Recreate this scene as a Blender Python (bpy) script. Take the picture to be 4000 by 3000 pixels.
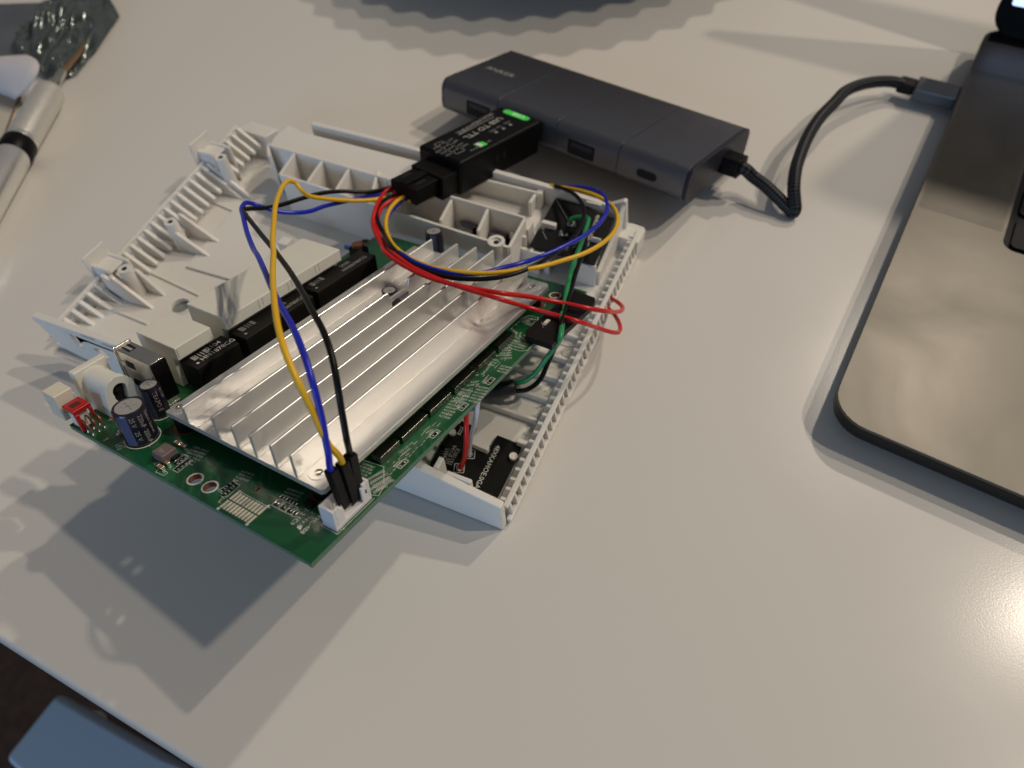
import bpy, math, random
from mathutils import Matrix, Vector
from mathutils.geometry import tessellate_polygon
random.seed(7)
S = 0.01                       # 1 Blender unit = 100 mm; everything below is in millimetres
scene = bpy.context.scene
for o in list(bpy.data.objects): bpy.data.objects.remove(o)
COL = scene.collection
V = Vector
# ------------------------------------------------------------------ camera
PF, PITCH, ROLL, CH = 2775.0, 0.928, 0.076, 185.3
cp, sp, cr, sr = math.cos(PITCH), math.sin(PITCH), math.cos(ROLL), math.sin(ROLL)
CW = V((0, cp, -sp)); _r = V((1, 0, 0)); _d = V((0, -sp, -cp))
CR = cr*_r + sr*_d; CD = -sr*_r + cr*_d; CC = V((0, 0, CH))
cam_data = bpy.data.cameras.new('camera'); cam = bpy.data.objects.new('camera', cam_data); COL.objects.link(cam)
cam_data.sensor_width = 36; cam_data.lens = PF/4000*36; cam_data.clip_start = 0.02; cam_data.clip_end = 400
cam_data.dof.use_dof = True; cam_data.dof.focus_distance = 1.78; cam_data.dof.aperture_fstop = 1.45
M = Matrix((CR, -CD, -CW)).transposed().to_4x4(); M.translation = CC*S
cam.matrix_world = M
scene.camera = cam
# ------------------------------------------------------------------ world + lamps
world = bpy.data.worlds.new('World'); scene.world = world; world.use_nodes = True
bg = world.node_tree.nodes['Background']; bg.inputs[0].default_value = (0.60, 0.60, 0.62, 1); bg.inputs[1].default_value = 0.20
def lamp(name, pos, power, color, rad, spec=1.0):
    l = bpy.data.lights.new(name, 'POINT'); l.energy = power; l.color = color; l.shadow_soft_size = rad*S
    l.specular_factor = spec
    o = bpy.data.objects.new(name, l); o.location = V(pos)*S; COL.objects.link(o)
WARM = (1.0, 0.87, 0.71)
lamp('ceiling_lamp', (1205, 478, 1500), 2900, WARM, 18)
lamp('ceiling_lamp', (1175, 20, 1500), 3200, WARM, 32)
lamp('ceiling_lamp', (1110, 1200, 1500), 4200, WARM, 32)
wl = bpy.data.lights.new('window_light', 'AREA'); wl.shape = 'RECTANGLE'; wl.size = 12; wl.size_y = 9; wl.energy = 1750; wl.color = (0.42, 0.66, 1.0)
wo = bpy.data.objects.new('window_light', wl); wo.location = V((-1300, -1900, 520))*S
wo.rotation_euler = (V((0, 100, 0))*S - wo.location).to_track_quat('-Z', 'Y').to_euler(); COL.objects.link(wo)
scene.view_settings.view_transform = 'Standard'; scene.view_settings.look = 'None'; scene.view_settings.exposure = 0; scene.view_settings.gamma = 1
scene.render.engine = 'CYCLES'
scene.cycles.max_bounces = 8
# ------------------------------------------------------------------ pixel (in the 4000x3000 photo) -> place helpers
def ray(u, v): return CW + CR*((u-2000)/PF) + CD*((v-1500)/PF)
def B(u, v, z=0.0):
    d = ray(u, v); return CC + d*((z-CH)/d.z)
def zoomer(x0, y0, s): return lambda x, y: (x0+x*s, y0+y*s)
Z2 = zoomer(100, 1200, .42194); Z3 = zoomer(500, 1600, .45208); Z4 = zoomer(1500, 600, .48216)
Z5 = zoomer(1400, 1000, .4973); Z6 = zoomer(1500, 1500, .3918); Z7 = zoomer(700, 900, .4069)
Z1a = zoomer(100, 400, .5425); ZH = zoomer(1600, 100, .633); ZB = zoomer(950, 400, .3617); ZA = zoomer(2000, 650, .3616)
ZD = zoomer(1100, 1650, .2712); ZF = zoomer(0, 0, 1.8083); ZC = zoomer(2700, 400, .3013); ZP = zoomer(3200, 150, .3165)
# frames: circuit board, case, hub, laptop
FO = V((-43.278, 59.601, 50.477)); EX = V((.56878, .79099, -.22544)); EY = V((-.82202, .55597, -.12324))
EY = (EY - EX*EY.dot(EX)).normalized(); EX.normalize(); EN = EX.cross(EY).normalized()
def frame(o, x, y, z):
    m = Matrix((x, y, z)).transposed().to_4x4(); m.translation = o*S; return m
MB_ = frame(FO, EX, EY, EN)
def onplane(u, v, o, n, h):
    d = ray(u, v); return CC + d*((h - (CC-o).dot(n))/d.dot(n))
def Q(uv, h=0.0):                                   # pixel -> board coordinates at height h over the board
    X = onplane(uv[0], uv[1], FO, EN, h) - FO; return V((X.dot(EX), X.dot(EY), X.dot(EN)))
def bw(a, b, c): return FO + EX*a + EY*b + EN*c     # board -> world
KO = V((-5.6, 87.3, 0)); ka = math.radians(62.5); KY = V((math.cos(ka), math.sin(ka), 0)); KX = V((math.sin(ka), -math.cos(ka), 0)); KZ = V((0, 0, 1))
MK = frame(KO, KX, KY, KZ)                          # case: local x runs from -176 (left end) to 0
def K(uv, z):
    X = B(uv[0], uv[1], z) - KO; return V((X.dot(KX), X.dot(KY), z))
def kw(x, y, z): return KO + KX*x + KY*y + KZ*z
HK = .945; HO = V((-20.745, 282.352, 9.298))
HX = V((.74914, -.66190, .02616)).normalized(); HY = V((.65466, .73377, -.18166)); HY = (HY-HX*HY.dot(HX)).normalized(); HZ = HX.cross(HY)
MH = frame(HO, HX, HY, HZ)
def hw(x, y, z): return HO + (HX*x + HY*y + HZ*z)*HK
def H(uv, z):
    X = onplane(uv[0], uv[1], HO, HZ, z*HK) - HO; return V((X.dot(HX), X.dot(HY), X.dot(HZ)))/HK
LO = V((91.084, 111.648, 0)); LV = V((229.254-91.084, 311.225-111.648, 0)).normalized(); LU = V((133.172-91.084, 80.927-111.648, 0)).normalized()
def lp(u, v, z): return LU*u + LV*v + V((0, 0, z))
# ------------------------------------------------------------------ materials
def mat(name, col, rough=.5, metal=0., vary=.06, nscale=30., bump=0., bscale=200., coat=0., emit=None, spec=.5, aniso=0, sss=0, trans=0):
    m = bpy.data.materials.new(name); m.use_nodes = True; nt = m.node_tree; b = nt.nodes['Principled BSDF']
    tc = nt.nodes.new('ShaderNodeTexCoord'); n = nt.nodes.new('ShaderNodeTexNoise'); n.inputs['Scale'].default_value = nscale; n.inputs['Detail'].default_value = 4
    nt.links.new(tc.outputs['Object'], n.inputs['Vector'])
    mx = nt.nodes.new('ShaderNodeMix'); mx.data_type = 'RGBA'
    mx.inputs[6].default_value = (*[c*(1-vary) for c in col], 1); mx.inputs[7].default_value = (*[min(1, c*(1+vary)) for c in col], 1)
    nt.links.new(n.outputs['Fac'], mx.inputs[0]); nt.links.new(mx.outputs[2], b.inputs['Base Color'])
    mr = nt.nodes.new('ShaderNodeMapRange'); mr.inputs[3].default_value = rough*.88; mr.inputs[4].default_value = min(1, rough*1.12)
    nt.links.new(n.outputs['Fac'], mr.inputs[0]); nt.links.new(mr.outputs[0], b.inputs['Roughness'])
    b.inputs['Metallic'].default_value = metal; b.inputs['Coat Weight'].default_value = coat; b.inputs['Coat Roughness'].default_value = .15
    b.inputs['Specular IOR Level'].default_value = spec
    if sss: b.inputs['Subsurface Weight'].default_value = sss; b.inputs['Subsurface Scale'].default_value = .02
    if aniso: b.inputs['Anisotropic'].default_value = aniso
    if trans: b.inputs['Transmission Weight'].default_value = trans
    if bump:
        n2 = nt.nodes.new('ShaderNodeTexNoise'); n2.inputs['Scale'].default_value = bscale; n2.inputs['Detail'].default_value = 3
        bp = nt.nodes.new('ShaderNodeBump'); bp.inputs['Strength'].default_value = bump; bp.inputs['Distance'].default_value = .002
        nt.links.new(tc.outputs['Object'], n2.inputs['Vector']); nt.links.new(n2.outputs['Fac'], bp.inputs['Height']); nt.links.new(bp.outputs[0], b.inputs['Normal'])
    if emit: b.inputs['Emission Color'].default_value = (*emit[0], 1); b.inputs['Emission Strength'].default_value = emit[1]
    return m
m_table = mat('table_lacquer', (.66, .635, .595), .20, vary=.02, nscale=1.2, bump=.05, bscale=160, spec=.28)
m_white = mat('white_plastic', (.74, .72, .68), .42, vary=.02, bump=.05, bscale=120, sss=.05)
m_grey = mat('hub_aluminium', (.135, .140, .165), .34, .8, vary=.08, nscale=60, bump=.08, bscale=500)
m_hubend = mat('hub_end_cap', (.030, .030, .042), .4, .3, spec=.3)
m_black = mat('black_plastic', (.003, .003, .0035), .42, vary=.2, bump=.08, bscale=300, spec=.16)
m_dupont = mat('dupont_plastic', (.004, .0035, .0035), .5, vary=.25, bump=.06, bscale=200, spec=.16)
m_print = mat('white_print', (.62, .62, .58), .6)
m_print_dim = mat('grey_print', (.30, .30, .29), .6)
m_alu = mat('heatsink_aluminium', (.82, .805, .78), .3, .74, vary=.04, nscale=14, bump=.015, bscale=160)
m_steel = mat('steel', (.72, .69, .62), .22, 1., vary=.12, nscale=12)
m_can = mat('shield_metal', (.22, .23, .20), .22, 1., vary=.3, nscale=10)
m_clip = mat('dark_spring_steel', (.14, .14, .15), .2, .9)
m_tin = mat('solder_tin', (.75, .74, .70), .25, 1., vary=.1)
m_gold = mat('bare_contact', (.84, .76, .64), .32, .45, vary=.15, nscale=60)
m_copper = mat('bare_copper', (.22, .085, .04), .4, .5)
m_beige = mat('connector_beige', (.72, .71, .64), .45, vary=.03, bump=.05)
m_cream = mat('switch_cream', (.70, .66, .55), .4, vary=.03)
m_red = mat('red_plastic', (.42, .012, .010), .32, vary=.08)
m_sleeve = mat('capacitor_sleeve', (.014, .009, .020), .28, vary=.3, nscale=20, coat=.3)
m_stripe = mat('capacitor_stripe', (.085, .10, .20), .3, vary=.1)
m_captop = mat('capacitor_top', (.46, .45, .44), .42, .4)
m_chip = mat('chip_epoxy', (.009, .008, .007), .5, vary=.15, bump=.1, bscale=250, spec=.25)
m_ind = mat('inductor_grey', (.16, .12, .12), .45, vary=.1)
m_tan = mat('ceramic_tan', (.30, .17, .09), .35)
m_antenna = mat('black_board', (.006, .006, .006), .45, vary=.3, spec=.25)
m_wy = mat('yellow_wire', (.78, .45, .010), .38, vary=.08, nscale=8)
m_wb = mat('blue_wire', (.008, .018, .45), .33, vary=.08, nscale=8)
m_wk = mat('black_wire', (.004, .004, .004), .34, vary=.2, spec=.22)
m_wr = mat('red_wire', (.58, .010, .010), .35, vary=.08, nscale=8)
m_wg = mat('green_wire', (.018, .27, .09), .30, vary=.1, nscale=8)
m_ww = mat('white_wire', (.62, .64, .70), .35)
m_deck = mat('space_grey_deck', (.105, .098, .086), .42, .8, vary=.10, nscale=5, bump=.04, bscale=900)
m_deckside = mat('space_grey_shaded', (.018, .017, .017), .45, .5)  # same space grey as the deck, shade of the undercut side put into the colour
m_key = mat('key_black', (.006, .006, .007), .55, spec=.15)
m_screen = mat('screen_glass', (.002, .002, .002), .5, spec=.05)
m_lit = mat('lit_screen', (.3, .35, .5), .3, emit=((.45, .60, 1.0), 1.6))
m_dark = mat('dark_void', (.002, .002, .002), .8)
m_green_led = mat('green_window', (.05, .42, .05), .25, emit=((.10, .8, .12), .22))
m_knurl = mat('knurled_steel', (.72, .71, .66), .38, .6, bump=.9, bscale=130)
m_chrome = mat('polished_steel', (.85, .84, .81), .24, .8)
m_brass = mat('bit_brown', (.36, .22, .12), .35, .8)
m_bag = mat('metallised_film', (.13, .16, .155), .15, .7, vary=.5, nscale=5, coat=.9)
m_card = mat('white_card', (.55, .53, .56), .7, vary=.03)
m_cardb = mat('beige_card', (.50, .46, .38), .7, vary=.05)
m_brown = mat('brown_edge', (.16, .10, .05), .7)
m_floor = mat('dark_brown_rug', (.085, .045, .028), .95, vary=.7, nscale=9, bump=1., bscale=30)
m_seat = mat('pale_blue_seat', (.50, .66, .84), .6, vary=.04)
m_bowl = mat('dark_bowl', (.02, .018, .018), .4)
m_shrink = mat('heat_shrink', (.014, .011, .014), .38, vary=.3, nscale=25, bump=.5, bscale=25)
m_braid = None
def braid():
    m = mat('braided_sleeve', (.018, .018, .020), .5); nt = m.node_tree; b = nt.nodes['Principled BSDF']
    uv = nt.nodes.new('ShaderNodeUVMap'); mp = nt.nodes.new('ShaderNodeMapping'); mp.inputs['Scale'].default_value = (1, 1, 1)
    ck = nt.nodes.new('ShaderNodeTexChecker'); ck.inputs['Scale'].default_value = 1.0
    mp.inputs['Rotation'].default_value = (0, 0, math.radians(45))
    nt.links.new(uv.outputs[0], mp.inputs[0]); nt.links.new(mp.outputs[0], ck.inputs['Vector'])
    bp = nt.nodes.new('ShaderNodeBump'); bp.inputs['Strength'].default_value = .8; bp.inputs['Distance'].default_value = .003
    nt.links.new(ck.outputs['Fac'], bp.inputs['Height']); nt.links.new(bp.outputs[0], b.inputs['Normal'])
    mx = nt.nodes.new('ShaderNodeMix'); mx.data_type = 'RGBA'; mx.inputs[6].default_value = (.002, .002, .0025, 1); mx.inputs[7].default_value = (.040, .040, .046, 1); b.inputs['Specular IOR Level'].default_value = .2
    nt.links.new(ck.outputs['Fac'], mx.inputs[0]); nt.links.new(mx.outputs[2], b.inputs['Base Color']); return m
m_braid = braid()
def pcbmat():
    m = bpy.data.materials.new('green_solder_mask'); m.use_nodes = True; nt = m.node_tree; b = nt.nodes['Principled BSDF']
    N, L = nt.nodes.new, nt.links.new
    tc = N('ShaderNodeTexCoord')
    v = N('ShaderNodeTexVoronoi'); v.inputs['Scale'].default_value = 7; v.distance = 'CHEBYCHEV'; L(tc.outputs['Object'], v.inputs['Vector'])
    r = N('ShaderNodeValToRGB'); r.color_ramp.interpolation = 'CONSTANT'
    e = r.color_ramp.elements; e[0].color = (.006, .078, .026, 1); e[1].position = .62; e[1].color = (.010, .104, .036, 1)
    L(v.outputs['Color'], r.inputs[0])
    # fine traces
    mp = N('ShaderNodeMapping'); mp.inputs['Rotation'].default_value = (0, 0, .785); L(tc.outputs['Object'], mp.inputs[0])
    w = N('ShaderNodeTexWave'); w.inputs['Scale'].default_value = 16; w.inputs['Distortion'].default_value = 1.5; w.inputs['Detail'].default_value = 0; w.inputs['Detail Scale'].default_value = .6
    L(mp.outputs[0], w.inputs['Vector'])
    g = N('ShaderNodeMath'); g.operation = 'GREATER_THAN'; g.inputs[1].default_value = .72; L(w.outputs['Fac'], g.inputs[0])
    n = N('ShaderNodeTexNoise'); n.inputs['Scale'].default_value = 4; L(tc.outputs['Object'], n.inputs['Vector'])
    g2 = N('ShaderNodeMath'); g2.operation = 'GREATER_THAN'; g2.inputs[1].default_value = .56; L(n.outputs['Fac'], g2.inputs[0])
    mu = N('ShaderNodeMath'); mu.operation = 'MULTIPLY'; L(g.outputs[0], mu.inputs[0]); L(g2.outputs[0], mu.inputs[1])
    m2 = N('ShaderNodeMath'); m2.operation = 'MULTIPLY'; m2.inputs[1].default_value = .55; L(mu.outputs[0], m2.inputs[0])
    mx = N('ShaderNodeMix'); mx.data_type = 'RGBA'; mx.inputs[7].default_value = (.020, .135, .055, 1)
    L(m2.outputs[0], mx.inputs[0]); L(r.outputs[0], mx.inputs[6]); L(mx.outputs[2], b.inputs['Base Color'])
    b.inputs['Roughness'].default_value = .30; b.inputs['Coat Weight'].default_value = .2
    bp = N('ShaderNodeBump'); bp.inputs['Strength'].default_value = .25; bp.inputs['Distance'].default_value = .001; L(mu.outputs[0], bp.inputs['Height']); L(bp.outputs[0], b.inputs['Normal'])
    return m
m_pcb = pcbmat(); m_pcbedge = mat('board_edge', (.10, .20, .13), .6)
def add_nodes():
    # table: faint smudges in the gloss and sparse tiny specks of dust
    nt = m_table.node_tree; b = nt.nodes['Principled BSDF']; N, L = nt.nodes.new, nt.links.new
    tc = N('ShaderNodeTexCoord'); v = N('ShaderNodeTexVoronoi'); v.inputs['Scale'].default_value = 5.0; v.inputs['Randomness'].default_value = 1; L(tc.outputs['Object'], v.inputs['Vector'])
    n = N('ShaderNodeTexNoise'); n.inputs['Scale'].default_value = 3.0; L(tc.outputs['Object'], n.inputs['Vector'])
    mr = N('ShaderNodeMapRange'); mr.inputs[1].default_value = .35; mr.inputs[2].default_value = .8; mr.inputs[3].default_value = 0; mr.inputs[4].default_value = .022; L(n.outputs['Fac'], mr.inputs[0])
    lt = N('ShaderNodeMath'); lt.operation = 'LESS_THAN'; L(v.outputs['Distance'], lt.inputs[0]); L(mr.outputs[0], lt.inputs[1])
    mx = N('ShaderNodeMix'); mx.data_type = 'RGBA'; mx.inputs[7].default_value = (.16, .13, .10, 1)
    src = b.inputs['Base Color'].links[0].from_socket; L(lt.outputs[0], mx.inputs[0]); L(src, mx.inputs[6]); L(mx.outputs[2], b.inputs['Base Color'])
    s1 = N('ShaderNodeTexNoise'); s1.inputs['Scale'].default_value = 1.6; s1.inputs['Detail'].default_value = 8; s1.inputs['Distortion'].default_value = 1.5; L(tc.outputs['Object'], s1.inputs['Vector'])
    m2 = N('ShaderNodeMapRange'); m2.inputs[1].default_value = .4; m2.inputs[2].default_value = .7; m2.inputs[3].default_value = .19; m2.inputs[4].default_value = .235; L(s1.outputs['Fac'], m2.inputs[0]); L(m2.outputs[0], b.inputs['Roughness'])
    # heatsink: extrusion lines along its length; laptop: finger marks
    nt = m_alu.node_tree; b = nt.nodes['Principled BSDF']; N, L = nt.nodes.new, nt.links.new
    tc = N('ShaderNodeTexCoord'); mp = N('ShaderNodeMapping'); mp.inputs['Scale'].default_value = (1.2, 90, 90); L(tc.outputs['Object'], mp.inputs[0])
    n = N('ShaderNodeTexNoise'); n.inputs['Scale'].default_value = 3; n.inputs['Detail'].default_value = 5; L(mp.outputs[0], n.inputs['Vector'])
    bp = N('ShaderNodeBump'); bp.inputs['Strength'].default_value = .06; bp.inputs['Distance'].default_value = .002; L(n.outputs['Fac'], bp.inputs['Height']); L(bp.outputs[0], b.inputs['Normal'])
    mr = N('ShaderNodeMapRange'); mr.inputs[3].default_value = .24; mr.inputs[4].default_value = .36; L(n.outputs['Fac'], mr.inputs[0]); L(mr.outputs[0], b.inputs['Roughness'])
    nt = m_deck.node_tree; b = nt.nodes['Principled BSDF']; N, L = nt.nodes.new, nt.links.new
    tc = N('ShaderNodeTexCoord'); n = N('ShaderNodeTexNoise'); n.inputs['Scale'].default_value = 2.2; n.inputs['Detail'].default_value = 7; n.inputs['Distortion'].default_value = .8; L(tc.outputs['Object'], n.inputs['Vector'])
    mr = N('ShaderNodeMapRange'); mr.inputs[1].default_value = .35; mr.inputs[2].default_value = .7; mr.inputs[3].default_value = .38; mr.inputs[4].default_value = .46; L(n.outputs['Fac'], mr.inputs[0]); L(mr.outputs[0], b.inputs['Roughness'])
add_nodes()
# ------------------------------------------------------------------ mesh builder
class MB:
    def __init__(s, k=1.0): s.v = []; s.f = []; s.k = k; s.uv = {}
    def add(s, vs, fs):
        n = len(s.v); s.v += [tuple(x) for x in vs]; s.f += [tuple(i+n for i in f) for f in fs]; return s
    def box(s, x0, x1, y0, y1, z0, z1):
        return s.add([(x0,y0,z0),(x1,y0,z0),(x1,y1,z0),(x0,y1,z0),(x0,y0,z1),(x1,y0,z1),(x1,y1,z1),(x0,y1,z1)],
                     [(3,2,1,0),(4,5,6,7),(0,1,5,4),(1,2,6,5),(2,3,7,6),(3,0,4,7)])
    def hexa(s, p): return s.add(p, [(3,2,1,0),(4,5,6,7),(0,1,5,4),(1,2,6,5),(2,3,7,6),(3,0,4,7)])
    def bar(s, a, b, w, h, up=(0,0,1)):               # beam a->b, width w, height h (centred)
        a, b, up = V(a), V(b), V(up); d = (b-a).normalized(); r = d.cross(up).normalized(); u = r.cross(d)
        return s.hexa([a-r*w/2-u*h/2, b-r*w/2-u*h/2, b+r*w/2-u*h/2, a+r*w/2-u*h/2, a-r*w/2+u*h/2, b-r*w/2+u*h/2, b+r*w/2+u*h/2, a+r*w/2+u*h/2][0:4] +
                      [a-r*w/2+u*h/2, b-r*w/2+u*h/2, b+r*w/2+u*h/2, a+r*w/2+u*h/2])
    def prism(s, pts, z0, z1, holes=(), fn=None):
        fn = fn or (lambda x, y, z: (x, y, z))
        loops = [list(pts)] + [list(h) for h in holes]
        def area(p): return sum(p[i][0]*p[(i+1) % len(p)][1]-p[(i+1) % len(p)][0]*p[i][1] for i in range(len(p)))
        if area(loops[0]) < 0: loops[0].reverse()
        for h in loops[1:]:
            if area(h) > 0: h.reverse()
        tr = tessellate_polygon([[V((x, y, 0)) for x, y in l] for l in loops])
        flat = [p for l in loops for p in l]; n = len(flat)
        vs = [fn(x, y, z0) for x, y in flat] + [fn(x, y, z1) for x, y in flat]; fs = []
        for t in tr:
            a, b, c = t
            ar = (flat[b][0]-flat[a][0])*(flat[c][1]-flat[a][1])-(flat[c][0]-flat[a][0])*(flat[b][1]-flat[a][1])
            if ar < 0: b, c = c, b
            fs.append((a+n, b+n, c+n)); fs.append((c, b, a))
        o = 0
        for l in loops:
            m = len(l)
            for i in range(m):
                j = (i+1) % m; fs.append((o+i, o+j, o+j+n, o+i+n))
            o += m
        return s.add(vs, fs)
    def cyl(s, c, ax, r, h, n=24, r2=None, cap=True):
        c, ax = V(c), V(ax).normalized(); t = V((1,0,0)) if abs(ax.x) < .9 else V((0,1,0)); e1 = ax.cross(t).normalized(); e2 = ax.cross(e1); r2 = r if r2 is None else r2
        vs = [c+(e1*math.cos(2*math.pi*i/n)+e2*math.sin(2*math.pi*i/n))*r for i in range(n)] + [c+ax*h+(e1*math.cos(2*math.pi*i/n)+e2*math.sin(2*math.pi*i/n))*r2 for i in range(n)]
        fs = [(i, (i+1) % n, (i+1) % n+n, i+n) for i in range(n)]
        if cap: fs += [tuple(reversed(range(n))), tuple(range(n, 2*n))]
        return s.add(vs, fs)
    def lathe(s, c, ax, prof, n=32):                  # prof: (radius, height)
        c, ax = V(c), V(ax).normalized(); t = V((1,0,0)) if abs(ax.x) < .9 else V((0,1,0)); e1 = ax.cross(t).normalized(); e2 = ax.cross(e1)
        vs = []; fs = []
        for r, h in prof: vs += [c+ax*h+(e1*math.cos(2*math.pi*i/n)+e2*math.sin(2*math.pi*i/n))*r for i in range(n)]
        for k in range(len(prof)-1): fs += [(k*n+i, k*n+(i+1) % n, (k+1)*n+(i+1) % n, (k+1)*n+i) for i in range(n)]
        fs += [tuple(reversed(range(n))), tuple(range((len(prof)-1)*n, len(prof)*n))]
        return s.add(vs, fs)
    def ring(s, c, r0, r1, z0, z1, n=24):
        o = [(c[0]+r1*math.cos(2*math.pi*i/n), c[1]+r1*math.sin(2*math.pi*i/n)) for i in range(n)]
        h = [(c[0]+r0*math.cos(2*math.pi*i/n), c[1]+r0*math.sin(2*math.pi*i/n)) for i in range(n)]
        return s.prism(o, z0, z1, [h])
    def tube(s, pts, r, n=10, sub=8, uvs=None):
        P = spline(pts, sub); m = len(P); vs = []; up = V((0,0,1)); prev = None; L = 0
        for i, p in enumerate(P):
            d = (P[min(i+1, m-1)]-P[max(i-1, 0)]).normalized()
            if prev is None: e = d.cross(up if abs(d.z) < .95 else V((1,0,0))).normalized()
            else: e = (prev - d*prev.dot(d)).normalized()
            prev = e; f = d.cross(e)
            if i: L += (P[i]-P[i-1]).length
            for k in range(n): a = 2*math.pi*k/n; vs.append(p+(e*math.cos(a)+f*math.sin(a))*r)
            if uvs: s.uv[i] = L
        base = len(s.v); fs = []
        for i in range(m-1):
            for k in range(n):
                fs.append((i*n+k, i*n+(k+1) % n, (i+1)*n+(k+1) % n, (i+1)*n+k))
                if uvs: s.uvf = getattr(s, 'uvf', []); s.uvf.append([(k*uvs[0]/n, s.uv[i]*uvs[1]), ((k+1)*uvs[0]/n, s.uv[i]*uvs[1]), ((k+1)*uvs[0]/n, s.uv[i+1]*uvs[1]), (k*uvs[0]/n, s.uv[i+1]*uvs[1])])
        fs += [tuple(reversed(range(n))), tuple(range((m-1)*n, m*n))]
        s.add(vs, fs); s.uvn = n; return s
    def text(s, body, o, dx, dy, size, dn=None, lift=.03, bold=0):
        vs, fs = glyphs(body); dx, dy = V(dx).normalized(), V(dy).normalized(); dn = V(dn) if dn else dx.cross(dy).normalized(); o = V(o)
        return s.add([o+dx*x*size+dy*y*size+dn*lift for x, y in vs], fs)
    def build(s, name, mt, parent=None, smooth=False, bevel=0, seg=2, label=None, kind=None, mw=None):
        me = bpy.data.meshes.new(name); k = s.k*S
        me.from_pydata([(a*k, b*k, c*k) for a, b, c in s.v], [], s.f)
        if hasattr(s, 'uvf'):
            uv = me.uv_layers.new(name='UVMap'); i = 0
            for pi, q in enumerate(s.uvf):
                for c in q: uv.data[i].uv = c; i += 1
        me.validate(); me.update()
        if isinstance(mt, (list, tuple)):
            for x in mt: me.materials.append(x)
        else: me.materials.append(mt)
        if smooth:
            for p in me.polygons: p.use_smooth = True
            me.set_sharp_from_angle(angle=math.radians(38))
        o = bpy.data.objects.new(name, me); COL.objects.link(o)
        if parent: o.parent = parent
        if mw is not None: o.matrix_world = mw
        if bevel:
            b = o.modifiers.new('bevel', 'BEVEL'); b.width = bevel*k; b.segments = seg; b.limit_method = 'ANGLE'; b.angle_limit = math.radians(40)
            for p in me.polygons: p.use_smooth = True
            me.set_sharp_from_angle(angle=math.radians(30))
            b.harden_normals = True
        if label: o['label'] = label
        if kind: o['kind'] = kind
        return o
def spline(pts, sub):
    P = [V(p) for p in pts]; 
    if len(P) == 2: return P
    out = []; E = [P[0]*2-P[1]] + P + [P[-1]*2-P[-2]]
    for i in range(1, len(E)-2):
        p0, p1, p2, p3 = E[i-1], E[i], E[i+1], E[i+2]
        def tj(a, b, t): return t + max(1e-3, (b-a).length)**.5
        t0 = 0; t1 = tj(p0, p1, t0); t2 = tj(p1, p2, t1); t3 = tj(p2, p3, t2)
        for j in range(sub):
            t = t1+(t2-t1)*j/sub
            A1 = p0*((t1-t)/(t1-t0))+p1*((t-t0)/(t1-t0)); A2 = p1*((t2-t)/(t2-t1))+p2*((t-t1)/(t2-t1)); A3 = p2*((t3-t)/(t3-t2))+p3*((t-t2)/(t3-t2))
            B1 = A1*((t2-t)/(t2-t0))+A2*((t-t0)/(t2-t0)); B2 = A2*((t3-t)/(t3-t1))+A3*((t-t1)/(t3-t1))
            out.append(B1*((t2-t)/(t2-t1))+B2*((t-t1)/(t2-t1)))
    out.append(P[-1]); return out
_g = {}
def glyphs(body):
    if body in _g: return _g[body]
    c = bpy.data.curves.new('t', 'FONT'); c.body = body; c.size = 1; c.resolution_u = 2; c.offset = 0.004
    o = bpy.data.objects.new('t', c); COL.objects.link(o); dg = bpy.context.evaluated_depsgraph_get(); me = o.evaluated_get(dg).to_mesh()
    vs = [(v.co.x, v.co.y) for v in me.vertices]; fs = [tuple(p.vertices) for p in me.polygons]
    o.evaluated_get(dg).to_mesh_clear(); bpy.data.objects.remove(o); bpy.data.curves.remove(c); _g[body] = (vs, fs); return _g[body]
def thing(name, label, cat, mw=None, group=None):
    o = bpy.data.objects.new(name, None); COL.objects.link(o); o.empty_display_size = .1
    if mw is not None: o.matrix_world = mw
    o['label'] = label; o['category'] = cat
    if group: o['group'] = group
    return o
def tag(o, label, cat, group=None):
    o['label'] = label; o['category'] = cat
    if group: o['group'] = group
    return o
def copy(o, parent=None, loc=None, rot=None):
    c = o.copy(); COL.objects.link(c); c.parent = parent or o.parent
    if loc is not None: c.location = V(loc)*S
    if rot is not None: c.rotation_euler = rot
    return c
def rrect(x0, x1, y0, y1, r, n=5):
    out = []
    for cx, cy, a0 in ((x1-r, y0+r, -90), (x1-r, y1-r, 0), (x0+r, y1-r, 90), (x0+r, y0+r, 180)):
        for i in range(n+1): a = math.radians(a0+90*i/n); out.append((cx+r*math.cos(a), cy+r*math.sin(a)))
    return out
def circ(x, y, r, n=20): return [(x+r*math.cos(2*math.pi*i/n), y+r*math.sin(2*math.pi*i/n)) for i in range(n)]
# ================================================================== SETTING: table, floor, chair
tA = B(0, 2515, 0); tB = B(760, 3006, 0); td = (tB-tA).normalized(); tn = V((-td.y, td.x, 0))
if tn.y < 0: tn = -tn
tp = [tA-td*700, tA+td*1500, tA+td*1500+tn*1100, tA-td*700+tn*1100]
tb = MB().prism([(p.x, p.y) for p in tp], -26, 0).build('table', m_table, bevel=3.6, seg=6)
tag(tb, 'glossy off-white lacquered table top that everything stands on', 'table')
tb.name = 'table'
fl = MB().prism([(-4000, -3000), (4000, -3000), (4000, 4000), (-4000, 4000)], -741, -740).build('floor', m_floor, kind='structure')
sp_ = [B(u, v, -290) for u, v in ((217, 2701), (10, 2960), (150, 3090), (1000, 3600), (1500, 3300), (760, 3010))]
st = thing('chair', 'pale blue chair seat seen below the table edge in the lower left corner', 'chair', Matrix.Translation(V((sp_[0].x, sp_[0].y, -740))*S))
so = V((sp_[0].x, sp_[0].y, -740))
MB().prism([((p-so).x, (p-so).y) for p in sp_], 430, 450).build('seat', m_seat, st, bevel=5, seg=5)
cx_ = sum(p.x for p in sp_)/6-so.x; cy_ = sum(p.y for p in sp_)/6-so.y
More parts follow.
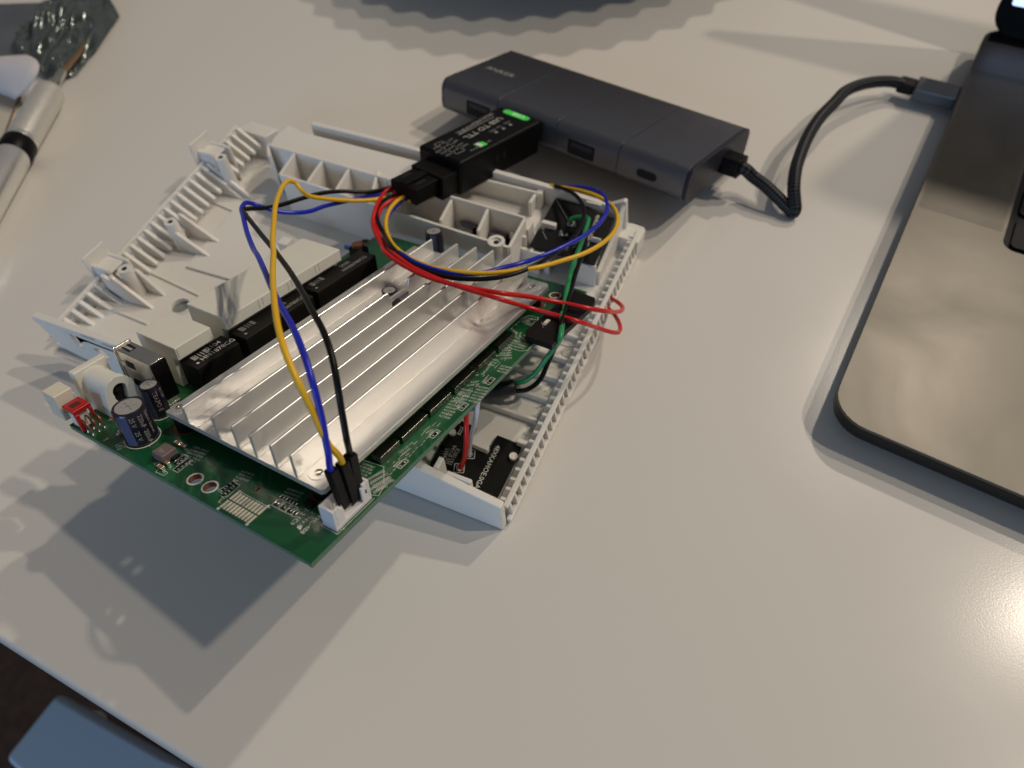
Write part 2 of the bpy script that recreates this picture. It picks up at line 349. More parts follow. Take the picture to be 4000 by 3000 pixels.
for dx, dy in ((-60, 40), (90, 40), (90, -90), (-60, -90)):
    MB().cyl((cx_+dx, cy_+dy, 0), (0, 0, 1), 12, 430, 16, 14).build('leg', m_steel, st, smooth=True)
# ================================================================== BOWL just behind the frame's top
bo = thing('bowl', 'dark bowl with a scalloped rim whose shadow falls along the far side of the table', 'bowl', Matrix.Translation(V((62, 505, 0))*S))
def scal(r, a, amp): return r + amp*math.cos(42*a)
n = 336; vs = []; fs = []
prof = [(88, .3, 0), (91, 4, 0), (108, 17, .4), (126, 36, 1.4), (138, 48, 2.4), (135, 48.5, 2.4), (121, 38, 1.4), (94, 19, .4), (50, 7, 0)]
for r, z, amp in prof: vs += [(scal(r, 2*math.pi*i/n, amp)*math.cos(2*math.pi*i/n), scal(r, 2*math.pi*i/n, amp)*math.sin(2*math.pi*i/n), z) for i in range(n)]
for k in range(len(prof)-1): fs += [(k*n+i, k*n+(i+1) % n, (k+1)*n+(i+1) % n, (k+1)*n+i) for i in range(n)]
fs += [tuple(reversed(range(n))), tuple(range((len(prof)-1)*n, len(prof)*n))]
MB().add(vs, fs).build('bowl_shell', m_bowl, bo, smooth=True)
# ================================================================== ROUTER CASE (case frame: x -176..0, y 0..125)
case = thing('router_case', 'open white plastic router shell with vented sides lying under the circuit board', 'router case', MK)
def KB(x0, x1, y0, y1, z0, z1, name='rib', bev=.35, m=None): return MB().box(x0, x1, y0, y1, z0, z1).build(name, m or m_white, case, bevel=bev)
hx, hy, _ = K(Z1a(1112, 1462), 3)
MB().prism([(-172, 2.6), (-1.5, 2.6), (-4, 123), (-172, 123)], 1.2, 3.0, [circ(hx, hy, 3.4)]).build('floor_panel', m_white, case, bevel=.2)
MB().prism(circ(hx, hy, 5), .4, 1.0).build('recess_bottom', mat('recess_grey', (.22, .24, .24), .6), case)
# front wall: outline in x,z with two port openings; outer face leans out
ow = [(0, .3), (0, 13.4), (-25, 18.6), (-60, 22.5), (-100, 23.4), (-130, 23.6), (-166.5, 21.9), (-166.8, 20.5), (-162, 7.2), (-139.6, 2.6), (-110, .5)]
h1 = [(-151.6, 19.5), (-148.8, 19.7), (-149.0, 13.0), (-151.6, 13.4)]; h2 = [(-144.0, 15.8), (-139.7, 17.3), (-137.7, 12.8), (-141.2, 11.7)]
fw = MB().prism(ow, 0, 2.6, [h1, h2], fn=lambda x, z, y: (x, y, z)).build('port_panel', m_white, case, bevel=.5)
fw2 = MB()
for px_, t in ((Z2(515, 265), 'ON/OFF'), (Z2(720, 350), 'POWER')):
    d = ray(*px_); tt = (0-(CC-KO).dot(KY))/d.dot(KY); X = CC+d*tt-KO; fw2.text(t, (X.dot(KX), -.03, X.z), (1, 0, 0), (0, 0, 1), 1.7, dn=(0, -1, 0))
fw2.build('port_lettering', mat('port_print', (.25, .32, .40), .6), case, kind='stuff')
# triangular gusset on the front wall near antenna board
g0 = K(Z6(540, 800), 17); KB(g0.x-.8, g0.x+.8, 2.6, 6.5, 3, 17.5, 'gusset')
KB(K(Z6(600, 890), 17).x, K(Z6(845, 1000), 17).x, 2.6, 4.0, 3, 16.2, 'inner_ledge')
# right vent rail: ladder between two rails + inner teeth
r0 = K(Z6(1210, 1230), 9.0); r1 = K(Z5(2095, 30), 9.0); rc = K(ZA(1290, 800), 8.0)
rd = (r1-r0).normalized(); rn = V((rd.y, -rd.x, 0)); LR = 120.5
top0 = r0; topE = r0+rd*LR
MB().bar(top0, topE, 1.5, 1.3).build('vent_top_rail', m_white, case, bevel=.25)
off = V((.8, -.2, 0)); MB().bar(top0+off+V((0,0,-7)), topE+off+V((0,0,-7)), 1.6, 1.5).build('vent_bottom_rail', m_white, case, bevel=.25)
proto = MB().hexa([(-.5,-.55,-6.4),(1.3,-.55,-6.4),(1.3,.55,-6.4),(-.5,.55,-6.4),(-.5,-.35,-.6),(.3,-.35,-.6),(.3,.35,-.6),(-.5,.35,-.6)]).build('vent_strut', m_white, case)
tooth = MB().hexa([(-4.2,-.55,-6.5),(-.6,-.55,-6.5),(-.6,.55,-6.5),(-4.2,.55,-6.5),(-2.4,-.5,.2),(-.6,-.5,.4),(-.6,.5,.4),(-2.4,.5,.2)]).build('vent_tooth', m_white, case, bevel=.12)
ang = math.atan2(rd.y, rd.x)-math.pi/2
NT = 35
for i in range(NT):
    p = top0+rd*(2.2+i*(LR-6)/(NT-1))
    for pr in (proto, tooth):
        o = pr if i == 0 else copy(pr)
        o.location = p*S; o.rotation_euler = (0, 0, ang)
# rounded end tab at the far corner
te = topE
MB().prism([(te.x-7, te.y-5), (te.x+1.6, te.y-6), (te.x+1.9, te.y+1.8), (te.x+.8, te.y+3.2), (te.x-3, te.y+3.6), (te.x-7, te.y+3.4)], 1, 8.6).build('corner_tab', m_white, case, bevel=.9, seg=3)
# left vent wall (y 9 -> 115)
def lz(y): return 7.5+(y-9.7)*.094
MB().bar((-174, 8, lz(8)), (-174, 116, lz(116)), 1.3, 1.4).build('vent_top_rail', m_white, case, bevel=.25)
MB().bar((-173.4, 8, 2), (-173.4, 118, 3.2), 1.6, 1.6).build('vent_bottom_rail', m_white, case, bevel=.25)
rib = MB().prism([(0, 1.2), (0, 8.6), (1.4, 8.6), (10, 2.4), (10, 1.2)], -.75, .75, fn=lambda x, z, y: (x, y, z)).build('vent_rib', m_white, case, bevel=.15)
ny = 27
for i in range(ny):
    y = 10.5+i*4.02; o = rib if i == 0 else copy(rib)
    o.location = V((-174, y, (lz(y)-8.6)))*S
# bosses and latch posts along the left wall
def boss(x, y, h, r=2.3, name='screw_boss'):
    b = MB().cyl((x, y, 2.8), (0, 0, 1), r+.4, h-2.8, 20, r).build(name, m_white, case, smooth=True)
    MB().ring((x, y), 1.0, r, h, h+.25, 20).build('boss_rim', m_white, b)
    MB().cyl((x, y, h+.02), (0, 0, 1), 1.0, .05, 16).build('screw_hole', m_dark, b)
for px_, h in ((Z1a(1405, 398), 19), (Z1a(1043, 862), 15), (Z1a(712, 1200), 15)):
    k = K(px_, h); boss(k.x, k.y, h)
for a, b_, h0, zt in ((Z1a(1320, 200), Z1a(1210, 320), 24, 24), (Z1a(590, 1010), Z1a(460, 1150), 18, 18)):
    a, b_ = K(a, zt), K(b_, zt); m_ = (a+b_)/2
    MB().box(-176.5, -175.4, b_.y, a.y, 6, zt).build('latch_tab', m_white, case, bevel=.3)
    KB(-176, -168, a.y-9, a.y-7.6, 3, zt-4, 'latch_wall'); KB(-176, -166, a.y-1.6, a.y-.3, 3, zt-5, 'latch_wall')
    KB(-175.5, -168, a.y-9, a.y-.3, zt-6.5, zt-5.5, 'latch_bridge')
# slanted triangular buttresses beside the bosses
def wedge(x, y, w, L, h, th=1.4, name='buttress'):
    MB().prism([(0, 2.8), (0, h), (1.6, h), (L, 2.8)], -th/2, th/2, fn=lambda u, z, t: (x+u, y+t, z)).build(name, m_white, case, bevel=.25)
for px_, h, L in ((Z1a(1270, 470), 14, 16), (Z1a(1300, 430), 16, 18), (Z1a(1020, 900), 13, 17), (Z1a(1095, 800), 13, 17), (Z1a(540, 1240), 13, 17), (Z1a(600, 1250), 14, 14), (Z1a(780, 1200), 13, 9)):
    k = K(px_, h); wedge(k.x, k.y, 0, L, h)
# floor: shallow steps, ribs, discs
for a, b_ in (((820, 1188), (1250, 1390)), ((620, 1490), (880, 1597)), ((1300, 700), (1520, 792)), ((1600, 835), (1700, 875)), ((1840, 935), (1970, 975))):
    p, q = K(Z1a(*a), 3.2), K(Z1a(*b_), 3.2); MB().bar(p, q, .9, 1.0).build('floor_rib', m_white, case, bevel=.2)
for px_, r in ((Z1a(1668, 325), 5.2), (Z5(1662, 618), 5.2), (Z5(1645, 756), 2.0)):
    k = K(px_, 3.2); MB().cyl((k.x, k.y, 2.9), (0, 0, 1), r, .45, 32).build('disc_mark', mat('glossy_disc', (.82, .80, .76), .18, .3), case, smooth=True)
MB().prism([tuple(K(Z1a(*q), 3.9)[:2]) for q in ((1150, 1180), (1500, 760), (2010, 1000), (1700, 1340))], 3.0, 3.9).build('raised_panel', m_white, case, bevel=.3)
# low cross ribs under the right part
for yy in (34.5, 43, 51.5, 60, 70, 80): KB(-25, -4.5, yy, yy+1.2, 2.8, 5.4, 'cross_rib', .4)
for yy in (38, 46.5, 55.5): MB().cyl((-9, yy, 2.9), (0, 0, 1), 3.2, .5, 24).build('disc_mark', m_white, case, smooth=True)
# compartment box
ZT = 22.0
bF0 = K(ZB(390, 770), ZT); bF1 = K(Z4(1010, 755), ZT); bB0 = K(ZB(262, 450), ZT); bB1 = K(Z4(1140, 518), ZT)
MB().bar(V((bF0.x, bF0.y, 12)), V((bF1.x, bF1.y, 12)), 1.1, 20).build('compartment_front_wall', m_white, case, bevel=.25)
MB().bar(V((bB0.x, bB0.y, 12.2)), V((bB1.x, bB1.y, 12.2)), 1.1, 20).build('compartment_back_wall', m_white, case, bevel=.25)
divs = [((560, 530), (390, 770)), ((860, 610), (690, 850)), ((1150, 690), (990, 950)), ((1450, 722), (1400, 930)), ((1760, 850), (1690, 1120))]
divs = [(K(ZB(*a), ZT), K(ZB(*b_), ZT)) for a, b_ in divs] + [(K(Z4(*a), ZT), K(Z4(*b_), ZT)) for a, b_ in (((545, 365), (455, 535)), ((845, 430), (760, 620)), ((1140, 518), (1010, 755)))]
divs.append((bB0, K(ZB(300, 640), ZT-3)))
for a, b_ in divs:
    MB().bar(V((a.x, a.y, 11.8)), V((b_.x, b_.y, 11.8)), 1.1, 20).build('divider', m_white, case, bevel=.25)
kf = (bF0+bB0)/2; kg = (bF1+bB1)/2
MB().prism([(bF0.x, bF0.y), (bF1.x, bF1.y), (bB1.x, bB1.y), (bB0.x, bB0.y)], 3.0, 9.0).build('compartment_floor', m_white, case)
bs = K(Z4(910, 722), ZT); boss(bs.x, bs.y, ZT, 2.9)
MB().ring((bs.x, bs.y), 1.7, 2.95, ZT+.2, ZT+.9, 28).build('boss_rim', m_white, case, bevel=.2)
# metal clips in the two right compartments
for u, v in ((690, 560), (945, 640)):
    c = K(Z4(u, v), 14)
    MB().box(c.x-4.4, c.x+4.2, c.y-2.4, c.y+2.6, 9.05, 11).build('clip_opening', m_black, case, bevel=.2)
    w = MB()
    for j in range(9):
        a0 = math.radians(200-j*22); a1 = math.radians(200-(j+1)*22)
        w.bar((c.x-3.6, c.y-1+2*math.cos(a0), 11.2+2.2*math.sin(a0)), (c.x-3.6, c.y-1+2*math.cos(a1), 11.2+2.2*math.sin(a1)), .1, .1) if False else None
    pr = [(2.3*math.cos(math.radians(t)), 2.1*math.sin(math.radians(t))) for t in range(-10, 200, 14)]; pr2 = [(x*.82, z*.82) for x, z in reversed(pr)]
    MB().prism(pr+pr2, -3.6, 2.6, fn=lambda yy, zz, xx: (c.x+xx, c.y-1+yy, 12.2+zz)).build('spring_clip', m_clip, case, smooth=True)
# deck behind the compartments, ledge with comb notches, long back bar
d0 = K(ZB(350, 330), 20); d1 = K(ZB(740, 380), 20); d2 = K(ZB(1860, 720), 20)
MB().prism([(bB0.x, bB0.y), (-88, bB0.y+(bB1.y-bB0.y)*.55), (-88, 118), (-141, 118.5), (-150, 121), (bB0.x-2, 112)], 18.0, 20.6).build('upper_deck', m_white, case, bevel=.4)
MB().prism([(-88, 104.2), (bB1.x+2, bB1.y+.3), (bB1.x+2, 123), (-88, 123)], 9.0, 10.6).build('lower_deck', m_white, case, bevel=.3)
for j in range(3): KB(-94+j*2.3, -92.9+j*2.3, 102.2, 103.6, 18, 21.4, 'comb_notch', .1)
zb = lambda x: 21.6-(x+141)*.02
MB().prism([(-141, 3), (-141, 21.4), (-100, 21.2), (-38, 18.6), (-9, 16.5), (-9, 3)], 123.4, 125.6, fn=lambda x, z, y: (x, y, z)).build('back_wall', m_white, case, bevel=.4)
KB(-173, -141, 122.5, 124.6, 3, 12.5, 'back_wall_low', .4)
KB(-141.2, -38, 120.2, 121.4, 9, 17.5, 'back_inner_wall', .3)
k = K(ZB(170, 300), 14); MB().prism([(k.x-9, k.y-3), (k.x+6, k.y-4), (k.x+8, k.y+3), (k.x-7, k.y+4)], 3, 14.5).build('corner_block', m_white, case, bevel=.5)
# spike shaped end of the back wall at the right
sk = K(Z4(1960, 372), 20.2)
MB().prism([(-20, 9), (-20, 13), (-7.9, 20.6), (-6.9, 20.6), (-5.2, 3), (-14, 3)], 123.2, 125.4, fn=lambda x, z, y: (x, y, z)).build('wall_tip', m_white, case, bevel=.3)
MB().prism([(98, 3), (98, 9), (112, 12), (124.4, 20), (124.4, 3)], -8.4, -7.0, fn=lambda y, z, x: (x, y, z)).build('end_wall', m_white, case, bevel=.25)
# supports under the raised black board
for a, w, h in ((ZA(40, 860), 9, 13.5), (ZA(360, 905), 1.6, 13.8), (ZA(690, 1020), 7.5, 12.5), (ZA(840, 1045), 1.6, 12.8)):
    k = K(a, h); KB(k.x-.2, k.x+w, k.y-.6, k.y+.7, 3, h, 'support_wall', .25)
for a, h in ((ZA(360, 905), 13.8), (ZA(840, 1045), 12.8), (ZA(30, 870), 13)):
    k = K(a, h); KB(k.x-.6, k.x+.7, k.y-.5, k.y+8, 3, h-.4, 'support_wall', .25)
k = K(ZA(290, 905), 14.2)
MB().prism([(k.x-3, k.y-2), (k.x+2.6, k.y-2), (k.x+2.6, k.y+2), (k.x-3, k.y+2)], 9, 14.4, [[(k.x-1.8, k.y-1), (k.x+1.4, k.y-1), (k.x+1.4, k.y+1), (k.x-1.8, k.y+1)]]).build('socket_post', m_white, case, bevel=.25)
for a, L, W in ((ZA(400, 640), 5.4, 1.9), (ZA(885, 415), 5.8, 2.1), (ZA(905, 805), 3.6, .8), (ZA(300, 300), 2.2, 5), (ZA(225, 370), 1.2, 6), (ZA(70, 770), 6, 1.2), (ZA(190, 670), 1.2, 5)):
    k = K(a, 15.6); KB(k.x-L/2, k.x+L/2, k.y-W/2, k.y+W/2, 8, 17.0, 'holding_clip', .25)
# clips around the lower board
for a, b_ in (((880, 580), (1040, 650)), ((1325, 560), (1440, 600))):
    p, q = K(Z6(*a), 6), K(Z6(*b_), 6); MB().bar(V((p.x, p.y, 4.6)), V((q.x, q.y, 4.6)), 1.6, 3.6).build('holding_clip', m_white, case, bevel=.3)
k = K(Z6(1290, 722), 5); MB().cyl((k.x, k.y, 3), (0, 0, 1), 1.2, 2.4, 16).build('locating_pin', m_white, case, smooth=True)
k = K(Z6(680, 480), 5); MB().cyl((k.x, k.y, 3), (0, 0, 1), 1.1, 2.4, 16).build('locating_pin', m_white, case, smooth=True)
KB(-64, -60, 40, 44, 3, 21, 'board_prop', .3); KB(-120, -116, 66, 70, 3, 13, 'board_prop', .3)
# ================================================================== BLACK ANTENNA BOARDS
def board_thing(label, px, z, name='antenna_board', th=.9):
    P = [K(q, z) for q in px]; c = sum(P, V((0, 0, 0)))/len(P)
    t = thing(name, label, 'circuit board', MK @ Matrix.Translation(V((c.x, c.y, z))*S))
    MB().prism([(p.x-c.x, p.y-c.y) for p in P], -th, 0).build('substrate', m_antenna, t, bevel=.12)
    return t, (lambda q: K(q, z)-V((c.x, c.y, z)))
def sq_outline(mb, c, w, th, z, ang=0.):
    for i in range(4):
        a0 = math.radians(ang+45+90*i); a1 = math.radians(ang+135+90*i)
        mb.bar(V((c.x+w*math.cos(a0), c.y+w*math.sin(a0), z)), V((c.x+w*math.cos(a1), c.y+w*math.sin(a1), z)), th, .03)
tu, lu = board_thing('small black antenna board at the far right corner of the shell, holding the green wire',
    [ZA(*q) for q in ((472, 338), (800, 425), (960, 500), (1105, 560), (1035, 745), (950, 860), (978, 885), (890, 1058), (700, 1005), (520, 950), (235, 868), (190, 845), (285, 668), (350, 690), (370, 600), (330, 590))], 15.2)
o = MB()
for q in ((648, 620), (552, 722)): sq_outline(o, lu(ZA(*q)), 1.9, .18, .03, 20)
for a, b_ in (((475, 350), (600, 570)), ((330, 700), (375, 790))): o.bar(lu(ZA(*a))+V((0, 0, .03)), lu(ZA(*b_))+V((0, 0, .03)), .1, .03)
a = lu(ZA(915, 520)); b_ = lu(ZA(850, 690)); o.text('48XKAMOE.0GAL0C', (a.x, a.y, 0), (b_-a), (b_-a).cross(V((0, 0, -1))), 1.9)
a = lu(ZA(690, 790)); b_ = lu(ZA(625, 930)); o.text('E202191', (a.x, a.y, 0), (b_-a), (b_-a).cross(V((0, 0, -1))), 1.3)
a = lu(ZA(610, 810)); b_ = lu(ZA(570, 930)); o.text('94V-0 SD-2', (a.x, a.y, 0), (b_-a), (b_-a).cross(V((0, 0, -1))), 1.0)
o.build('board_print', m_print, tu, kind='stuff')
for q in ((648, 615), (552, 722)):
    c = lu(ZA(*q)); MB().lathe((c.x, c.y, 0), (0, 0, 1), [(1.25, 0), (1.1, .45), (.6, .85), (.1, .95)], 16).build('solder_joint', m_tin, tu, smooth=True)
tl, ll = board_thing('black antenna board low in the shell near its front corner, holding red and pale wires',
    [Z6(*q) for q in ((775, 365), (920, 430), (870, 580), (1045, 655), (1130, 508), (1375, 605), (1350, 685), (1275, 690), (1255, 720), (1280, 745), (1350, 735), (1310, 775), (1135, 1122), (840, 1000), (600, 885), (450, 812), (590, 555), (640, 500))], 4.4)
o = MB()
for q in ((855, 700), (750, 840)): sq_outline(o, ll(Z6(*q)), 2.1, .16, .03, 20)
a = ll(Z6(760, 425)); b_ = ll(Z6(725, 490)); c_ = ll(Z6(800, 440)); d_ = ll(Z6(765, 510))
for p, q in ((a, c_), (b_, d_), (a*.7+c_*.3, b_*.7+d_*.3), (a*.2+c_*.8, b_*.2+d_*.8)): o.bar(p+V((0, 0, .03)), q+V((0, 0, .03)), .14, .03)
a = ll(Z6(1122, 605)); b_ = ll(Z6(905, 1020)); o.text('48XKAMOE.0GAL0C', (a.x, a.y, 0), (b_-a), (b_-a).cross(V((0, 0, -1))), 2.15)
o.build('board_print', m_print, tl, kind='stuff')
o = MB()
for q, r, t in (((725, 640), (640, 790), 'E202191'), ((690, 605), (605, 775), '94V-0 SD-2'), ((620, 635), (590, 710), '2109')):
    a = ll(Z6(*q)); b_ = ll(Z6(*r)); o.text(t, (a.x, a.y, 0), (b_-a), (b_-a).cross(V((0, 0, -1))), 1.75)
o.build('faint_print', m_print_dim, tl, kind='stuff')
for q in ((853, 700), (755, 838)):
    c = ll(Z6(*q)); MB().lathe((c.x, c.y, 0), (0, 0, 1), [(1.2, 0), (1.05, .4), (.55, .8), (.1, .9)], 16).build('solder_joint', m_tin, tl, smooth=True)
# ================================================================== CIRCUIT BOARD (board frame: x 0..121 to far right, y 0..84.4 to the left, z up)
pcb = thing('circuit_board', 'green router circuit board with a finned aluminium heatsink propped over the white shell', 'circuit board', MB_)
holesQ = [(Q(Z3(580, 600)), 1.55), (Q(Z3(708, 668)), 1.55), (Q(Z5(1545, 310)), 1.5)]
MB().prism([(0, 0), (121, 0), (121, 79), (118, 84.4), (0, 84.4)], -1.5, 0, [circ(h.x, h.y, r) for h, r in holesQ]).build('board', m_pcb, pcb, bevel=.12)
MB().box(-.03, 121, -.03, .3, -1.35, -.15).box(-.03, .3, 0, 84.4, -1.35, -.15).build('board_rim', m_pcbedge, pcb)
for h, r in holesQ:
    MB().ring((h.x, h.y), r, r+.42, -.005, .03, 32).build('hole_outline', m_print, pcb)
    MB().ring((h.x, h.y), r-.08, r+.02, -1.45, .02, 32).build('hole_plating', m_copper, pcb, smooth=True)
def pb(name, m, x0, x1, y0, y1, z0, z1, bev=.15, par=None, label=None): return MB().box(x0, x1, y0, y1, z0, z1).build(name, m, par or pcb, bevel=bev, label=label)
# heatsink > fins
hs = MB().prism([(12.2, 7.6), (12.9, 7.0), (109.2, 7.0), (110.3, 8.0), (110.3, 59.3), (12.2, 59.3)], 4.6, 6.1, [circ(78.6, 43.0, 2.9)]).build('heatsink', m_alu, pcb, bevel=.08)
hs['label'] = 'long aluminium heatsink with six upright fins'
for y, h, x1 in ((50.9, 11.0, 109.6), (39.8, 12.6, 108.6), (33.2, 12.7, 109.4), (27.2, 12.8, 110.0), (20.8, 12.8, 110), (14.8, 12.8, 109.4)):
    f = MB()
    th = .42
    if y == 39.8:
        f.prism([(12.25, 6.0), (75.2, 6.0), (75.2, 9.0), (82.6, 9.0), (82.6, 6.0), (x1, 6.0), (x1, h), (83.8, h), (83.0, h-2.2), (75.0, h-2.2), (74.4, h), (12.25, h)], y-th, y+th, fn=lambda x, z, yy: (x, yy, z))
    elif y == 33.2:
        f.prism([(12.25, 6.0), (x1, 6.0), (x1, h), (88, h), (87.4, h-.8), (84.6, h-.8), (84, h), (12.25, h)], y-th, y+th, fn=lambda x, z, yy: (x, yy, z))
    else: f.prism([(12.25, 6.0), (x1, 6.0), (x1, h), (12.25, h)], y-th, y+th, fn=lambda x, z, yy: (x, yy, z))
    fo = f.build('fin', m_alu, hs); bv = fo.modifiers.new('bevel', 'BEVEL'); bv.width = .28*S; bv.segments = 4; bv.limit_method = 'ANGLE'; bv.angle_limit = math.radians(60)
pb('groove_line', m_alu, 12.4, 109, 47.3, 47.6, 6.08, 6.35, .05, hs); pb('groove_line', m_alu, 12.4, 109, 44.4, 44.6, 6.08, 6.25, .05, hs)
for x, y in ((15.9, 11.5), (15.0, 57.3), (106.3, 10.9)):
    n_ = 40; pts = [((2.3+.1*math.cos(i*math.pi))*math.cos(2*math.pi*i/n_)+x, (2.3+.1*math.cos(i*math.pi))*math.sin(2*math.pi*i/n_)+y) for i in range(n_)]
    w = MB().prism(pts, 6.08, 6.25).build('washer', m_alu, hs)
    MB().lathe((x, y, 6.2), (0, 0, 1), [(.95, 0), (.95, .25), (.6, .35), (.55, .1)], 20).build('rivet', m_steel, hs, smooth=True)
    MB().cyl((x, y, 0), (0, 0, 1), 2.6, 4.6, 20).build('standoff', m_black, pcb, smooth=True)
    MB().ring((x, y), 2.7, 3.4, 0, .04, 28).build('copper_ring', m_copper, pcb)
for x0, x1, y0, y1 in ((34, 54, 22, 42), (62, 78, 14, 30), (84, 98, 20, 34)): pb('processor', m_chip, x0, x1, y0, y1, .02, 4.5, .1)
# shield cans under the right edge of the heatsink
for x0, x1 in ((29, 36), (37, 47), (48, 57), (58.5, 68), (69.5, 78), (79.5, 88)):
    s_ = pb('shield_can', m_can, x0, x1, 5.9, 8.9, .02, 2.1, .15)
    for j in range(2): MB().cyl((x0+2+j*3.5, 5.6, 1.9), (0, 0, 1), .22, .06, 10).build('shield_hole', m_dark, s_)
# transformers
def chip_text(mb, t, x, y, size, z): mb.text(t, (x, y, z), (1, 0, 0), (0, 1, 0), size)
for x0, x1, y0, y1, txt in ((26.2, 40, 64.0, 71.3, ('2104', 'HN1878CG')), (42.0, 67.8, 63.6, 70.8, ('2030', 'HN36780CG')), (69.8, 96.4, 63.9, 70.9, ('2030', 'HN36780CG'))):
    t = pb('transformer', m_chip, x0, x1, y0, y1, .6, 8, .2)
    p = MB()
    if x0 < 30:
        chip_text(p, txt[0], x0+7.0, y0+4.3, 2.3, 8); chip_text(p, txt[1], x0+3.2, y0+1.8, 2.25, 8)
    else:
        chip_text(p, txt[0], x0+15, y0+4.0, 2.0, 8); chip_text(p, txt[1], x0+13.5, y0+1.6, 2.0, 8)
    p.text('M', (x0+2.0, y0+4.2, 8), (1, 0, 0), (0, 1, 0), .01)
    bx, by = x0+2.2, y0+3.8
    for k_ in range(3): p.box(bx+k_*.9+1.3, bx+k_*.9+1.5, by, by+2.0, 8.0, 8.03)      # striped maker's mark
    for dx in (0, 3.9):
        for k_ in range(4): p.box(bx+dx, bx+dx+1.1, by+k_*.58, by+k_*.58+.28, 8.0, 8.03)
    p.prism(circ(x0+1.9, y0+2.1, .4, 14), 8.0, 8.03)
    p.build('marking', m_print if x0 < 30 else m_print_dim, t)
    MB().prism(circ(x0+1.0, y0+.9, .42, 14), 8.0, 8.02).build('moulding_dimple', m_dark, t)
    for k_ in range(int((x1-x0)/1.27)-1): pb('pin', m_tin, x0+1+k_*1.27, x0+1.5+k_*1.27, y0-.8, y0+.2, 0, .8, 0, t) if k_ < 18 else None
# ethernet blocks (beige, upside-down jacks)
for x0, x1 in ((24.9, 36.4), (41.0, 86.4)):
    e = pb('ethernet_port', m_beige, x0, x1, 68.9+2.4, 86.0-.5, 3.0, 13.5, .35) if False else MB().prism([(71.6, .05), (71.6, 9.3), (68.9, 9.6), (68.9, 13.5), (84.8, 13.5), (84.8, .05)], x0, x1, fn=lambda y, z, x: (x, y, z)).build('ethernet_port', m_beige, pcb, bevel=.3)
    for i in range(max(1, int((x1-x0)/11))):
        xx = x0+i*11.2+.5
        pb('mould_line', mat('mould_shadow', (.25, .24, .2), .7), xx, xx+.12, 68.86, 68.92, 10.4, 12.9, 0, e)
        if x1-x0 > 20: pb('mould_line', bpy.data.materials['mould_shadow'], xx+1.5, xx+1.62, 68.86, 68.92, 10.6, 13.1, 0, e)
        pb('port_mouth', m_dark, xx+1.2, min(xx+9.8, x1-.6), 84.78, 84.9, 2, 11, 0, e)
# USB socket standing on its side
u = MB().prism([(16.7, .1), (21.4, .1), (21.4, 14), (16.7, 14)], 0, 1, fn=lambda x, z, y: (x, 67.4, z)) if False else None
ux0, ux1, uy0, uy1 = 16.8, 21.2, 67.6, 81.6
us = MB().box(ux0, ux0+.35, uy0, uy1, .3, 14).box(ux1-.35, ux1, uy0, uy1, .3, 14).box(ux0+.35, ux1-.35, uy0, uy1, 13.65, 14).box(ux0+.35, ux1-.35, uy0, uy1, .3, .65).box(ux0+.35, ux1-.35, uy0, uy0+.35, .65, 13.65)
us = us.build('usb_socket', m_steel, pcb, bevel=.12)
MB().prism([(ux0-.02, 2.4), (ux1+.02, 2.4), (ux1, 13.8), (ux0, 13.8)], uy0-.35, uy0-.02, fn=lambda x, z, y: (x, y, z)).build('rear_cover', m_black, us, bevel=.1)
for y0 in (70.5,): pass
for z0, nm in ((9.2, 'spring'), (3.4, 'spring')):
    MB().box(ux0-.12, ux0+.02, 75.6, 80.6, z0, z0+.3).box(ux0-.25, ux0, 78.9, 80.6, z0+.3, z0+1.7).build('retaining_spring', m_chrome, us, bevel=.08)
    pb('spring_slot', m_dark, ux0-.04, ux0-.01, 75.2, 78.5, z0+.5, z0+2.6, 0, us)
MB().prism([(ux0+1.0, 77.2), (ux1-1.2, 77.2), (ux1-.9, 80.6), (ux0+1.3, 80.6)], 14.0, 14.03).build('spring_slot', m_dark, us)
MB().box(ux0+1.7, ux1-1.9, 77.6, 80.4, 14.02, 14.15).build('retaining_spring', m_chrome, us, bevel=.05)
MB().box(ux0-.25, ux1+.25, uy1-.1, uy1+.5, 13.3, 14.45).box(ux0-.45, ux0, uy1-.1, uy1+.4, .4, 13.8).build('flared_lip', m_steel, us, bevel=.18)
pb('tongue', m_white, 18.2, 19.4, 69, 80.5, 2, 12, .1, us)
# DC power jack
dc = thing  # (part builder below)
y0, y1, xc = 76.4, 87.2, 11.3
arch = lambda r, w, h: [(xc-w, .1), (xc+w, .1)] + [(xc+r*math.cos(math.radians(t)), h+r*math.sin(math.radians(t))) for t in range(0, 181, 15)]
j = MB().prism([(xc-4.2, .1), (xc+4.2, .1), (xc+4.2, 4), (xc+3.6, 6.6)] + [(xc+3.6*math.cos(math.radians(t)), 6.6+3.6*math.sin(math.radians(t))) for t in range(15, 180, 15)] + [(xc-3.6, 6.6), (xc-4.2, 4)], 77.6, 86.2, fn=lambda x, z, y: (x, y, z)).build('power_jack', m_beige, pcb, bevel=.4)
MB().box(xc-4.6, xc+4.6, 86.1, 88.4, .1, 11.0).build('jack_flange', m_beige, j, bevel=.4)
MB().prism([(xc-4.4, 0), (xc-2, 0), (xc-1.3, 3.6), (xc-1.9, 5.4)] + [(xc+1.9*math.cos(math.radians(t)), 6.9+1.9*math.sin(math.radians(t))) for t in range(200, -30, -18)] + [(xc+1.3, 3.6), (xc+2, 0), (xc+4.4, 0), (xc+4.4, 4), (xc+3.8, 8)] + [(xc+3.8*math.cos(math.radians(t)), 7+3.8*math.sin(math.radians(t))) for t in range(20, 165, 16)] + [(xc-3.8, 8), (xc-4.4, 4)], 75.6, 77.62, fn=lambda x, z, y: (x, y, z)).build('jack_rear', m_beige, j, bevel=.2)
MB().box(xc-1.9, xc+1.9, 77.50, 77.58, .3, 8).build('jack_recess', m_dark, j)
